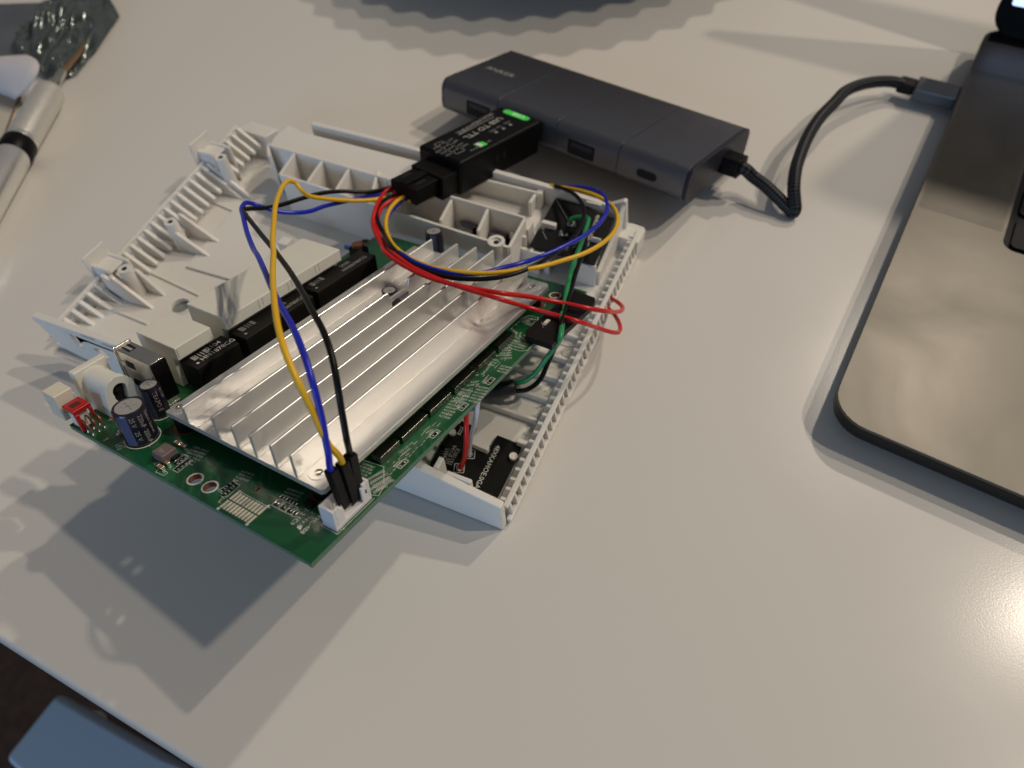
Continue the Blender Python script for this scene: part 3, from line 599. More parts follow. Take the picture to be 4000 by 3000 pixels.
MB().cyl((xc, 77.5, 6.9), (0, -1, 0), .8, 1.4, 14).build('centre_pin', m_steel, j, smooth=True)
MB().cyl((xc, 77.55, 6.9), (0, -1, 0), 1.9, .06, 20).build('jack_recess', m_dark, j)
# switch: cream cap, red slider
a = Q(Z2(200, 790), 9); 
sw = MB().box(-.4, 4.4, 84.2, 89.6, 1.4, 9.2).build('push_switch', m_cream, pcb, bevel=.35)
MB().box(4.1, 4.5, 84.1, 86.4, 2.0, 7.6).build('cap_side', m_cream, sw, bevel=.15)
MB().cyl((1.6, 84.3, 4.6), (0, -1, 0), 1.1, 1.4, 16).build('plunger', m_black, sw, smooth=True)
rd_ = MB().box(.0, 4.6, 78.2, 83.2, 5.4, 6.7).box(.0, 1.0, 78.0, 79.0, .2, 5.5).box(3.8, 4.6, 78.2, 79.2, 2.2, 5.5).build('red_slider', m_red, pcb, bevel=.22)
pb('switch_body', m_white, .6, 3.6, 79.4, 83.0, .3, 5.3, .2)
MB().box(.9, 3.3, 79.8, 81.6, 6.7, 6.73).build('slider_marking', mat('dark_red_print', (.10, .008, .008), .5), rd_)
for k_ in range(3):
    for r_ in range(2):
        MB().cyl((1.0+k_*1.6, 77.6-r_*2.2, 0), (0, 0, 1), .42, .5, 12, .2).build('solder_joint', m_tin, pcb, smooth=True)
        MB().tube([(1.0+k_*1.6, 79.2, 3.6), (1.0+k_*1.6, 77.9-r_*1.5, 3.0), (1.0+k_*1.6, 77.6-r_*2.2, .4)], .22, 6, 4).build('switch_pin', m_copper, pcb, smooth=True)
# capacitors
def capacitor(x, y, r, h, lines=(), z0=0.15, side=None, vent=True):
    c = MB().lathe((x, y, z0), (0, 0, 1), [(r*.97, 0), (r, .4), (r, 1.2), (r*.96, 1.6), (r, 2.0), (r, h-.5), (r*.93, h-.05), (r*.80, h), (r*.80, h-.15)], 40).build('capacitor', m_sleeve, pcb, smooth=True)
    MB().cyl((x, y, z0+h-.2), (0, 0, 1), r*.80, .12, 36, r*.78).build('capacitor_top', m_captop, c, smooth=True)
    if vent:
        v_ = MB()
        for t in (20, 80, 140): a_ = math.radians(t); v_.bar((x-math.cos(a_)*r*.55, y-math.sin(a_)*r*.55, z0+h-.065), (x+math.cos(a_)*r*.55, y+math.sin(a_)*r*.55, z0+h-.065), .12, .05)
        v_.build('vent_score', m_tin, c)
    # stripe + curved lettering
    def curved(mb, t, a_start, ztop, size):             # text running down the sleeve
        vs, fs = glyphs(t); out = []
        for gx, gy in vs:
            aa = a_start + (gy*size)/r; zz = ztop - gx*size
            out.append((x+(r+.03)*math.cos(aa), y+(r+.03)*math.sin(aa), zz))
        mb.add(out, fs)
    st_ = MB(); a0 = side if side is not None else math.radians(195); ns = 8; vs = []; fs = []
    for i in range(ns+1):
        aa = a0+i*(.62/ns); vs += [(x+(r+.02)*math.cos(aa), y+(r+.02)*math.sin(aa), z0+.6), (x+(r+.02)*math.cos(aa), y+(r+.02)*math.sin(aa), z0+h-.5)]
    for i in range(ns): fs.append((2*i, 2*i+2, 2*i+3, 2*i+1))
    st_.add(vs, fs).build('polarity_stripe', m_stripe, c, smooth=True)
    if lines:
        tx = MB()
        for t, da, sz in lines: curved(tx, t, a0+da, z0+h-1.0, sz)
        tx.build('lettering', m_print_dim, c, kind='stuff')
    MB().ring((x, y), r+.1, r+.4, .0, .04, 40).build('outline_print', m_print, pcb)
A1 = math.radians(188)
capacitor(6.6, 63.8, 3.95, 9.9, [('25 V   25 V', .75, 1.55), ('220uF  220uF', 1.25, 1.55), ('Suscon Suscon', 1.75, 1.15)], side=A1)
capacitor(14.8, 67.6, 2.5, 9.4, [('TEAPO E', .95, 1.6), ('01129', 1.75, 1.2)], side=A1)
capacitor(78.6, 43.0, 2.3, 10.2, vent=True); capacitor(117.2, 56.0, 3.0, 9.2)
# inductor + ceramic parts + small chips
i_ = Q(Z2(1310, 1390)); ind = pb('inductor', m_ind, i_.x-2.0, i_.x+2.0, i_.y-2.0, i_.y+2.0, .1, 2.6, .3)
MB().text('3R3', (i_.x-1.0, i_.y+.9, 2.6), (0, -1, 0), (1, 0, 0), 1.2).build('marking', m_print_dim, ind)
pc = MB().box(-.8, .8, -.45, .45, 0.05, .95).build('ceramic_capacitor', m_tan, pcb, bevel=.06)
pce = MB().box(-.98, -.62, -.5, .5, 0.02, 1.0).box(.62, .98, -.5, .5, .02, 1.0).build('end_cap', m_tin, pc, bevel=.05)
pr_ = MB().box(-.38, .38, -.28, .28, .03, .35).build('resistor', m_chip, pcb, bevel=.03)
pre = MB().box(-.55, -.3, -.29, .29, .02, .36).box(.3, .55, -.29, .29, .02, .36).build('end_cap', m_tin, pr_, bevel=.03)
first = {'c': True, 'r': True}
def smd(kind, p, ang=0, s=1.0):
    src, end = (pc, pce) if kind == 'c' else (pr_, pre)
    if first[kind]: o = src; first[kind] = False
    else:
        o = copy(src); e = end.copy(); COL.objects.link(e); e.parent = o
    o.location = V((p.x, p.y, 0))*S; o.rotation_euler = (0, 0, math.radians(ang)); o.scale = (s, s, s)
for q in ((1415, 1275), (1465, 1300)): smd('c', Q(Z2(*q)), 90, 1.0)
for q in ((1258, 1495), (1310, 1455)): smd('c', Q(Z2(*q)), 90, 1.0)
for q in ((1400, 1445), (1435, 1420), (1470, 1395), (1405, 1500), (1440, 1475), (1475, 1450), (1510, 1425)): smd('r', Q(Z2(*q)), 90, 1.1)
for q in ((870, 660), (905, 640), (885, 700), (930, 660), (820, 700), (860, 720), (825, 745)): smd('r', Q(Z3(*q)), 0, 1.1)
for q in ((1290, 815), (1335, 765), (1345, 845), (1390, 790), (1400, 875), (1445, 820), (1450, 900)): smd('r', Q(Z3(*q)), 90, 1.1)
for q in ((900, 830), (690, 1045), (1360, 520), (1230, 560)): smd('r', Q(Z5(*q)), 0, 1.1)
c_ = Q(Z2(1420, 1415)); pb('small_chip', m_chip, c_.x-1.1, c_.x+1.1, c_.y+.6, c_.y+2.6, .1, .9, .08)
c_ = Q(Z3(1575, 820)); pb('small_chip', m_chip, c_.x-.9, c_.x+.9, c_.y-1.3, c_.y+1.3, .05, .7, .08)
c_ = Q(Z2(870, 1180)); smd('c', c_, 40, .8); c_ = Q(Z2(800, 1050)); smd('c', c_, 30, .8); smd('c', Q(Z2(1105, 880)), 40, .8)
# 20 bare contact fingers
pad = None
for i in range(10):
    for r_ in range(2):
        y = 28.3-i*.98; x = 4.75-r_*2.75
        if pad is None: pad = MB().box(-1.2, 1.2, -.34, .34, .01, .08).build('contact_finger', m_gold, pcb, bevel=.05); o = pad
        else: o = copy(pad)
        o.location = V((x, y-.25*0, 0))*S
# header with shroud
hd = MB().box(8.7, 19.9, .9, 5.0, .02, 1.1).box(8.7, 19.9, 4.3, 5.0, 1.1, 6.0).box(8.7, 9.4, .9, 4.3, 1.1, 6.0).box(19.2, 19.9, .9, 4.3, 1.1, 6.0)
hd.prism([(9.4, 1.1), (11.6, 1.1), (11.6, 5.2), (11.0, 5.2), (11.0, 6), (9.4, 6)], .9, 1.5, fn=lambda x, z, y: (x, y, z)).prism([(17.3, 1.1), (19.2, 1.1), (19.2, 6), (17.9, 6), (17.9, 5.2), (17.3, 5.2)], .9, 1.5, fn=lambda x, z, y: (x, y, z))
hd = hd.build('pin_header', mat('header_white', (.74, .74, .76), .35, sss=.05), pcb, bevel=.15)
pb('shroud_window', m_dark, 18.4, 18.8, .87, .9, 2.9, 4.0, 0, hd); pb('shroud_window', m_beige, 10.0, 10.5, .87, .9, 2.7, 3.4, 0, hd)
for i in range(4): pb('pin', m_gold, 10.9+i*2.0, 11.4+i*2.0, 2.7, 3.2, 1.0, 5.4, .05, hd)
MB().box(8.4, 20.2, 5.15, 5.3, .0, .03).box(8.3, 8.45, .5, 5.3, 0, .03).box(8.4, 20.2, .5, .62, 0, .03).build('outline_print', m_print, pcb)
# far left corner: reset button, knob-like LED part, green strip
c_ = Q(Z7(1640, 140), 3); k_ = pb('push_button', m_chip, 98.2, 102.6, 72.5, 78.2, .1, 6.4, .8)
MB().cyl((100.4, 75.4, 6.4), (0, 0, 1), 2.0, 1.0, 20).build('button_top', mat('brown_part', (.12, .045, .03), .35), k_, smooth=True)
MB().cyl((100.4, 78.2, 4.8), (0, 1, 0), .9, 3.0, 16).build('blue_plunger', mat('blue_part', (.03, .12, .5), .4), k_, smooth=True)
for a_ in (0, 1): MB().tube([(98.5+a_*3.6, 73.5, 3), (97.6+a_*5, 71.6, 1.5), (98+a_*4, 71.3, .1)], .3, 6, 4).build('button_leg', m_steel, k_, smooth=True)
c_ = Q(Z7(1785, 105)); MB().ring((c_.x, c_.y), 1.1, 1.7, -.01, .04, 24).build('hole_outline', m_copper, pcb); MB().prism(circ(c_.x, c_.y, 1.1), 0, .03).build('hole_shadow', m_dark, pcb)
# small LED board parts: copper vias
for q, L in ((Z3(1125, 688), 1.7), (Z5(652, 1135), 1.6), (Z5(690, 1050), 1.8), (Z5(905, 842), 1.6), (Z5(590, 1105), 1.4)):
    c_ = Q(q); mm = MB(); o = rrect(c_.x-L/2, c_.x+L/2, c_.y-.6, c_.y+.6, .45); ih = rrect(c_.x-L/2+.3, c_.x+L/2-.3, c_.y-.3, c_.y+.3, .25)
    MB().prism(o, 0, .03, [ih]).build('slot_pad', m_copper, pcb); MB().prism(ih, 0, .02).build('slot_shadow', m_dark, pcb)
# diode footprints with their numbers
sk_ = MB()
def outline(mb, pts, th=.16, closed=True):
    for i in range(len(pts) if closed else len(pts)-1): mb.bar(V((*pts[i][:2], .03)), V((*pts[(i+1) % len(pts)][:2], .03)), th, .03)
def ang_text(mb, lines, q0, q1, size, gap=1.25):
    a, b = Q(q0), Q(q1); d = (b-a).normalized(); n_ = V((-d.y, d.x, 0))
    for i, t in enumerate(lines): mb.text(t, a - n_*(i*size*gap), d, n_, size)
for q, t, q0, q1 in ((Z5(1035, 982), 'D2505', Z5(998, 955), Z5(975, 1000)), (Z5(825, 1185), 'D2506', Z5(795, 1150), Z5(770, 1195)), (Z5(600, 1398), 'D2507', Z5(572, 1360), Z5(550, 1410)), (Z3(1580+0, 0), None, None, None), (Z6(185, 797), 'D2508', Z6(160, 755), Z6(110, 800)), (Z6(0, 0), None, None, None)):
    if t is None: continue
    c_ = Q(q); outline(sk_, [(c_.x-1.5, c_.y-.65), (c_.x+1.5, c_.y-.65), (c_.x+1.5, c_.y+.65), (c_.x-1.5, c_.y+.65)])
    pb('pad', m_chip, c_.x-1.1, c_.x+1.1, c_.y-.4, c_.y+.4, .01, .03, 0)
    for dx in (-.75, .75): pb('pad', m_tin, c_.x+dx-.3, c_.x+dx+.3, c_.y-.3, c_.y+.3, .02, .12, .04)
    ang_text(sk_, [t], q0, q1, .95)
R_ = lambda p, n: [p+str(random.randint(1000, 2999) if p != 'AC' else random.randint(1000, 2030)) for _ in range(n)]
S_ = .98
ang_text(sk_, ['AC2024', 'AR5161', 'AC2025'], Z5(1112, 866), Z5(1190, 884), S_)
ang_text(sk_, ['AC2017', 'AFT1', 'AC1005', 'AR5152', 'AC1086'][::1], Z5(1207, 795), Z5(1130, 800), S_)
ang_text(sk_, ['AC2475', 'AC5718', 'AC2459'], Z5(1010, 808), Z5(1076, 824), S_)
ang_text(sk_, ['AC2004', 'AR5140', 'AC2005', 'AC2015'], Z5(1175, 720), Z5(1100, 732), S_)
ang_text(sk_, ['AC2016AC2012'], Z5(1190, 770), Z5(1050, 782), S_)
ang_text(sk_, ['AC2006', 'AR5150', 'AC2007', 'AFC1004', 'AC2018'], Z5(945, 928), Z5(870, 938), S_)
ang_text(sk_, ['AC2013'], Z5(865, 985), Z5(795, 992), S_)
ang_text(sk_, ['AC2019', 'AFT2'], Z5(950, 1000), Z5(885, 1008), S_)
ang_text(sk_, ['AC2000', 'AR5151', 'AC2008', 'AC2009', 'AC2020'], Z5(806, 1050), Z5(876, 1066), S_)
ang_text(sk_, ['AC2014AC2003'], Z5(712, 1062), Z5(805, 1090), .9)
ang_text(sk_, ['AC2001', 'AR5150', 'AC1009', 'AC1026', 'AR5180', 'AC2027'], Z5(936, 1030), Z5(1002, 1045), S_)
ang_text(sk_, ['AC2021', 'AFT5', 'AC1002', 'AR5181', 'AC1029', 'AR5185', 'AC2026'], Z5(734, 1122), Z5(802, 1140), S_)
ang_text(sk_, ['AC5726'], Z5(1035, 840), Z5(1008, 880), .85); ang_text(sk_, ['AC2476'], Z5(1008, 885), Z5(965, 930), .85)
ang_text(sk_, ['AC5482 B34', 'AC5402 B08', 'AC5000 AC5714'], Z5(1300, 490), Z5(1390, 505), .9)
ang_text(sk_, ['AR318', 'AR510'], Z5(1315, 520), Z5(1365, 532), .9)
ang_text(sk_, ['AC5717', 'AC5716', 'TP2681'], Z5(1270, 600), Z5(1250, 650), .9)
ang_text(sk_, ['AC5000TP2861', 'AC5717TP2821', 'TP283 AC5712'], Z5(1180, 660), Z5(1330, 700), .95)
ang_text(sk_, ['AC5710', 'AC5711', 'C5107', 'AC101'], Z5(1290, 620), Z5(1355, 690), .9)
outline(sk_, [Q(Z5(*q)) for q in ((1340, 468), (1412, 485), (1400, 655), (1330, 742), (1270, 747), (1190, 722), (1160, 672), (1240, 600), (1200, 572), (1290, 490))], .13)
# left side print
ang_text(sk_, ['C2921 R2913', 'R2923 C2913', 'C2924 R2932', 'C2925 TP2C6'], Z2(1545, 1300), Z2(1665, 1340), .85, 1.2)
ang_text(sk_, ['C2900', 'C2936', 'C2923'], Z2(1440, 1370), Z2(1520, 1395), .8, 1.2)
ang_text(sk_, ['C2913', 'C2914'], Z2(1500, 1420), Z2(1575, 1445), .8)
ang_text(sk_, ['L2012'], Z2(1190, 1460), Z2(1270, 1425), .95); ang_text(sk_, ['C2200', 'C2201', 'R2120'], Z2(830, 1290), Z2(905, 1255), .85, 1.1)
ang_text(sk_, ['EC9'], Z2(1150, 1290), Z2(1180, 1255), .9); ang_text(sk_, ['L22'], Z2(725, 1240), Z2(775, 1215), .8)
ang_text(sk_, ['R117 R119', 'TP50 R110', 'R118 R112', 'R18'], Z3(975, 540), Z3(1085, 575), .8, 1.2)
ang_text(sk_, ['R2C40 R1C4', 'R2C39 R1C3', 'R2C38 R1C2', 'R2C37'], Z3(1370, 690), Z3(1540, 745), .8, 1.3)
ang_text(sk_, ['TML-4B8', '2 94V-0', '3-2 1C9'], Z3(1650, 905)[:2], Z3(1540, 1010), 1.55, 1.2)
ang_text(sk_, ['DEE'], Z3(625, 645), Z3(650, 610), .9); ang_text(sk_, ['DEE'], Z3(740, 715), Z3(770, 690), .9)
ang_text(sk_, ['J1'], Z3(968, 720), Z3(995, 695), 1.1); ang_text(sk_, ['FT3'], Z3(800, 810), Z3(830, 775), 1.1)
ang_text(sk_, ['TTL'], Z3(1800, 1065), Z3(1860, 1040), 1.2); ang_text(sk_, ['V'], Z3(1855, 1015), Z3(1875, 1005), 1.1)
a_ = Q(Z3(1490, 1018)); sk_.prism([(a_.x-.6, a_.y-.6), (a_.x+.7, a_.y), (a_.x-.4, a_.y+.8)], .01, .04)
a_ = Q(Z3(1215, 832)); sk_.prism([(a_.x-.5, a_.y-.5), (a_.x+.5, a_.y), (a_.x-.5, a_.y+.6)], .01, .04)
for q in (Z3(780, 855), Z3(1030, 990)): a_ = Q(q); sk_.prism(circ(a_.x, a_.y, .38, 10), .01, .04)
outline(sk_, [(6.3, 28.9), (6.3, 18.4), (-0+.3, 18.4), (.3, 28.9)][:2], .12, False)
for qs in (((240, 540), (270, 500), (345, 545), (310, 572)), ((385, 520), (430, 545), (560, 440), (520, 415)), ((780, 700), (850, 760), (970, 655), (900, 625)), ((1240, 825), (1290, 855), (1350, 790), (1310, 765)), ((1300, 860), (1355, 885), (1410, 820), (1365, 795)), ((1355, 890), (1410, 910), (1470, 850), (1420, 825)), ((1410, 915), (1440, 930), (1485, 885), (1450, 870)), ((260, 400), (345, 440), (430, 370), (330, 330))):
    outline(sk_, [Q(Z3(*q)) for q in qs], .12)
outline(sk_, [Q(Z3(*q)) for q in ((1995, 425), (2210, 495), (2212, 660), (2165, 745), (2080, 735))], .13, False)
ang_text(sk_, ['C104 R57', 'C105 R58', 'R1121 C10', 'R1122 C4'], Z3(2020, 470), Z3(2100, 500), .85, 1.15)
ang_text(sk_, ['(0000000)', '(0000001)', '(0000000)', '(0000000)'], Z3(2070, 620), Z3(2210, 540), 1.15, 1.15)
ang_text(sk_, ['(00000000)', '(00000)'], Z3(2100, 700), Z3(2212, 640), 1.15, 1.15)
ang_text(sk_, ['C9 R31', 'U12', 'C14'], Z5(520, 1380), Z5(600, 1320), .8, 1.2); ang_text(sk_, ['C33 C35 C36', 'R40 R41', 'C31'], Z5(330, 1550), Z5(430, 1470), .8, 1.2)
sk_.text('VINS', Q(Z5(1452, 380)), (Q(Z5(1440, 410))-Q(Z5(1452, 380))), (Q(Z5(1452, 380))-Q(Z5(1452, 372)))*-1, .8) if False else None
ang_text(sk_, ['VIN5'], Z5(1465, 375), Z5(1440, 410), .8)
sk_.build('silkscreen_print', m_print, pcb, kind='stuff')
# small surface parts beside the shield cans and in the middle
random.seed(3)
tr = MB()
for i in range(26):
    x = random.uniform(30, 84); y = 3.2+random.uniform(-.5, 1.0)
    L = random.uniform(.5, 1.6); tr.box(x, x+L, y, y+.1, .0, .03)
for i in range(12): x = 26+i*1.4; tr.box(x, x+.9, 2.0+.15*(i % 3), 2.12+.15*(i % 3), 0, .03)
tr.build('test_traces', m_gold, pcb, kind='stuff')
# ================================================================== small black LED board on the board's far right end
P = [Q(Z5(*q), 2.4) for q in ((1640, 258), (1700, 268), (1855, 325), (1862, 350), (1845, 385), (1610, 600), (1520, 700), (1330, 635), (1312, 610), (1320, 580), (1540, 395))]
c0 = sum(P, V((0, 0, 0)))/len(P)
lb = thing('led_board', 'black board with one tiny light lying over the right end of the green board', 'circuit board', MB_ @ Matrix.Translation(V((c0.x, c0.y, 2.4))*S))
MB().prism([(p.x-c0.x, p.y-c0.y) for p in P], -1.8, 0).build('substrate', m_antenna, lb, bevel=.15)
c_ = Q(Z5(1478, 525), 2.4)-c0; MB().box(c_.x-1.0, c_.x+1.0, c_.y-.5, c_.y+.5, .01, .6).build('light_emitter', m_cream, lb, bevel=.1)
MB().box(c_.x-1.5, c_.x-1.0, c_.y-.5, c_.y+.5, .01, .35).box(c_.x+1.0, c_.x+1.5, c_.y-.5, c_.y+.5, .01, .35).build('solder_pad', m_gold, lb, bevel=.05)
a = Q(Z5(1438, 520), 2.4)-c0; b_ = Q(Z5(1455, 565), 2.4)-c0; MB().bar(a+V((0, 0, .02)), b_+V((0, 0, .02)), .15, .03).build('board_print', m_print_dim, lb, kind='stuff')
# ================================================================== USB HUB (hub frame, true size x HK)
hub = thing('usb_hub', 'dark grey metal hub with four segments and a braided cable standing behind the white shell', 'USB hub', MH)
L_, W_, T_ = 124.7, 54.0, 15.0
prof = []
for cy_, cz_, a0, r, rz in ((4.2, 10.6, 180, 4.2, 4.4), (W_-4.2, 10.6, 90, 4.2, 4.4), (W_-5.5, 4.6, 0, 5.5, 4.6), (5.5, 4.6, -90, 5.5, 4.6)):
    for i in range(7):
        a = math.radians(a0-90*i/6); prof.append((cy_+r*math.cos(a), cz_+rz*math.sin(a)))
segs = [0, 31, 62.3, 93.1, L_-1.6]
for i in range(4):
    x0, x1 = segs[i]+(.12 if i else 0), segs[i+1]-.12
    MB(HK).prism(prof, x0, x1, fn=lambda y, z, x: (x, y, z)).build('hub_segment', m_grey, hub, bevel=.15)
pin = [(27+(y-27)*.985, 7.5+(z-7.5)*.97) for y, z in prof]
MB(HK).prism(pin, .2, L_-.4, fn=lambda y, z, x: (x, y, z)).build('hub_core', m_black, hub)
MB(HK).prism(prof, L_-1.5, L_, fn=lambda y, z, x: (x, y, z)).build('end_cap', m_hubend, hub, bevel=.4)
MB(HK).prism(prof, -1.0, -.1, fn=lambda y, z, x: (x, y, z)).build('end_cap', m_hubend, hub, bevel=.4)
a = H(ZH(490, 250), 15); b_ = H(ZH(690, 322), 15)
MB(HK).text('ANKER', (a.x, a.y-3.2, 15.01), (1, 0, 0), (0, 1, 0), 5.0).build('lettering', m_print_dim, hub, kind='stuff')
def port(x0, x1, z0, z1, c=False):
    o = rrect(x0, x1, z0, z1, (z1-z0)/2-.01 if c else .5); i = rrect(x0+.4, x1-.4, z0+.4, z1-.4, (z1-z0)/2-.45 if c else .3)
    p = MB(HK).prism(o, -.12, .6, [i], fn=lambda x, z, y: (x, y, z)).build('usb_port', m_hubend if c else m_black, hub)
    MB(HK).prism(i, -.05, .1, fn=lambda x, z, y: (x, y, z)).build('port_cavity', m_dark, p)
    if not c: MB(HK).box(x0+1.5, x1-1.5, -.11, -.06, (z0+z1)/2+.2, z1-.9).build('port_tongue', mat('tongue_blue', (.01, .012, .03), .5), p)
port(14, 27.4, 3.8, 10.0); port(69.2, 82.2, 4.0, 10.0); port(102.2, 111.4, 5.4, 8.9, True)
# cable with boots and plug
bt = V((L_, 33.5, 7.2)); 
MB(HK).prism([(29, 3.2), (38, 3.2), (38.4, 4.4), (38.4, 9.2), (37.4, 10.6), (29.6, 10.6), (28.6, 9.2), (28.6, 4.4)], L_-.1, L_+7.5, fn=lambda y, z, x: (x, y, z)).build('cable_boot', m_black, hub, bevel=.8, seg=3)
def to_h(w): 
    d = w-HO; return V((d.dot(HX), d.dot(HY), d.dot(HZ)))/HK
ws = [hw(L_+5, 33.5, 6.6), hw(L_+9, 33.5, 6.4)] + [B(*ZC(x, y), z) for x, y, z in ((800, 960, 9.5), (960, 1080, 8.2), (1120, 1230, 6), (1250, 1360, 3.6), (1325, 1425, 2.6), (1345, 1385, 4.0), (1340, 1270, 6.5), (1330, 1120, 9.5), (1350, 900, 12.5), (1420, 660, 14), (1520, 430, 15), (1660, 210, 15.5), (1850, 10, 15))]
ws += [B(*ZP(x, y), z) for x, y, z in ((330, 650, 13.5), (520, 570, 12), (720, 535, 10), (900, 535, 8), (1010, 555, 7))]
MB(HK).tube([to_h(w) for w in ws], 2.55, 16, 10, uvs=(12, 1.1)).build('braided_cable', m_braid, hub, smooth=True)
pvc = LO + lp(0, 186, 6.2); ax = (-LU); Mp = lambda u, v, z: to_h(LO+lp(u, v, z))
pA = B(*ZP(1460, 600), 8.8)-LO; vv = pA.dot(LV)
def orect(u0, u1, v0, v1, z0, z1): return [Mp(u0, v0, z0), Mp(u1, v0, z0), Mp(u1, v1, z0), Mp(u0, v1, z0), Mp(u0, v0, z1), Mp(u1, v0, z1), Mp(u1, v1, z1), Mp(u0, v1, z1)]
MB(HK).hexa(orect(-17.5, -.3, vv-5.6, vv+5.6, 3.0, 8.9)).build('plug', mat('plug_aluminium', (.085, .095, .11), .38, .6), hub, bevel=.9, seg=3)
MB(HK).hexa(orect(-24.5, -17.4, vv-3.6, vv+3.6, 3.6, 8.4)).build('cable_boot', m_black, hub, bevel=1.0, seg=3)
# ================================================================== USB-TO-TTL ADAPTER (in the hub's frame)
ad = thing('serial_adapter', 'black serial adapter with white lettering and a glowing green window, plugged into the grey hub', 'adapter', MH @ Matrix.Translation(V((45.6, -28, 0))*S*HK))
ox, oy = 45.6, -28
ab = MB(HK).box(35.0-ox, 56.6-ox, -53.0-oy, -2.4-oy, .2, 14.2).build('adapter_body', m_black, ad, bevel=1.3, seg=4)
MB(HK).box(40-ox, 52-ox, -2.5-oy, 2-oy, 4.6, 9.2).build('usb_plug', m_steel, ad, bevel=.2)
MB(HK).prism(rrect(-6.4, 6.6, 20.9, 24.6, 1.8), 14.21, 14.3).build('green_window', m_green_led, ad)
tx = MB(HK)
tx.text('USB', (4.2, 24.2, 14.32), (-1, 0, 0), (0, -1, 0), 3.6, lift=.02)
tx.build('window_lettering', mat('pale_green_print', (.45, .8, .45), .4, emit=((.5, .9, .5), .25)), ad)
tx = MB(HK)
def adt(t, q0, q1, size, mb=tx, sh=0):
    a, b = H(ZHa(*q0), 14.2), H(ZHa(*q1), 14.2); d = (b-a).normalized(); vs, fs = glyphs(t); wd = max(x for x, y in vs); kx = (b-a).length/wd; dn = V((-d.y, d.x, 0)); o = V((a.x-ox+sh, a.y-oy, 14.22))
    mb.add([o+d*x*kx+dn*y*size for x, y in vs], fs)
ZHa = zoomer(1500, 380, .3165)
tw = MB(HK); adt('WAVESHARE', (1290, 180), (860, 430), 2.9, sh=1.1); adt('USB TO TTL', (1410, 240), (965, 492), 3.6, mb=tw, sh=.3); adt('USB TO TTL', (1408, 240), (963, 492), 3.6, mb=tw, sh=.42); tw.build('bold_lettering', m_print, ad, kind='stuff')
a, b = H(ZHa(1360, 240), 14.2), H(ZHa(920, 470), 14.2); tx.bar(V((a.x-ox, a.y-oy, 14.22)), V((b.x-ox, b.y-oy, 14.22)), .3, .04)
pts = [H(ZHa(*q), 14.2) for q in ((710, 540), (1000, 650), (905, 700), (615, 585))]
for i in range(4):
    p, q = pts[i], pts[(i+1) % 4]; tx.bar(V((p.x-ox, p.y-oy, 14.22)), V((q.x-ox, q.y-oy, 14.22)), .2, .04)
for i in range(4):
    for q in ((725+i*58, 568+i*24), (688+i*60, 588+i*24)):
        c = H(ZHa(*q), 14.2); tx.prism(circ(c.x-ox, c.y-oy, .38, 10), 14.2, 14.23)
for q in ((1560, 338), (1475, 385), (1385, 430)): c = H(ZHa(*q), 14.2); tx.prism(circ(c.x-ox, c.y-oy, .75, 14), 14.2, 14.23)
for t, q0, q1 in (('VCC', (830, 500), (780, 545)), ('GND', (895, 520), (840, 565)), ('TXD', (960, 555), (900, 595)), ('RXD', (1020, 570), (945, 615)), ('5V', (650, 600), (600, 640)), ('GND', (700, 640), (630, 680)), ('RTS', (755, 660), (690, 695)), ('CTS', (820, 680), (750, 720)), ('3V3', (1150, 610), (1060, 655)), ('VCC', (1170, 540), (1090, 580)), ('5V', (1305, 525), (1260, 555)), ('PWR', (1540, 290), (1470, 325)), ('TXD', (1440, 345), (1380, 375)), ('RXD', (1360, 390), (1290, 425))): adt(t, q0, q1, 1.35)
tx.build('lettering', m_print_dim, ad, kind='stuff')
c = H(ZHa(1198, 582), 14.2)
MB(HK).prism([(c.x-ox-1.8, c.y-oy-2.2), (c.x-ox+1.4, c.y-oy-2.2), (c.x-ox+1.8, c.y-oy+2.0), (c.x-ox-1.2, c.y-oy+2.2)], 14.2, 14.26).build('selector_window', m_green_led, ad)
MB(HK).prism([(c.x-ox-1.6, c.y-oy-2.1), (c.x-ox+1.2, c.y-oy-2.1), (c.x-ox+1.2, c.y-oy-.2), (c.x-ox-1.4, c.y-oy-.2)], 14.26, 14.6).build('selector_switch', m_white, ad, bevel=.15)
for i in range(2): MB(HK).box(11.0, 11.05, 2-i*4.4-1, 3.2-i*4.4-1, 7, 9.2).build('side_slot', m_dark, ad)
# box header on the adapter's end and the female housing
MB(HK).box(39.2-ox, 55.2-ox, -61.5-oy, -52.9-oy, 9.4, 10.6).box(39.2-ox, 55.2-ox, -61.5-oy, -52.9-oy, 1.6, 2.8).box(39.2-ox, 40.4-ox, -61.5-oy, -52.9-oy, 2.8, 9.4).box(54.0-ox, 55.2-ox, -61.5-oy, -52.9-oy, 2.8, 9.4).build('box_header', m_dupont, ad, bevel=.25)
for i in range(5):
    for k in range(2): MB(HK).box(42-ox+i*2.54, 42.6-ox+i*2.54, -60-oy, -53-oy, 4.3+k*2.5, 4.9+k*2.5).build('header_pin', m_gold, ad)
fh = thing('wire_housing', 'black plug housing that joins the coloured wires to the adapter', 'connector', MH @ Matrix.Translation(V((46.6, -66, 6.2))*S*HK))
MB(HK).box(-6.4, 6.4, -7.5, 7.4, -2.6, 3.6).build('housing_body', m_dupont, fh, bevel=.3)
for i in range(4): MB(HK).box(-4.9+i*2.54, -3.6+i*2.54, -4, 1, 3.6, 3.64).build('crimp_window', m_dark, fh)
MB(HK).box(-1.6, 1.6, -7.4, 4, 3.5, 4.6).build('key_bar', m_dupont, fh, bevel=.2)
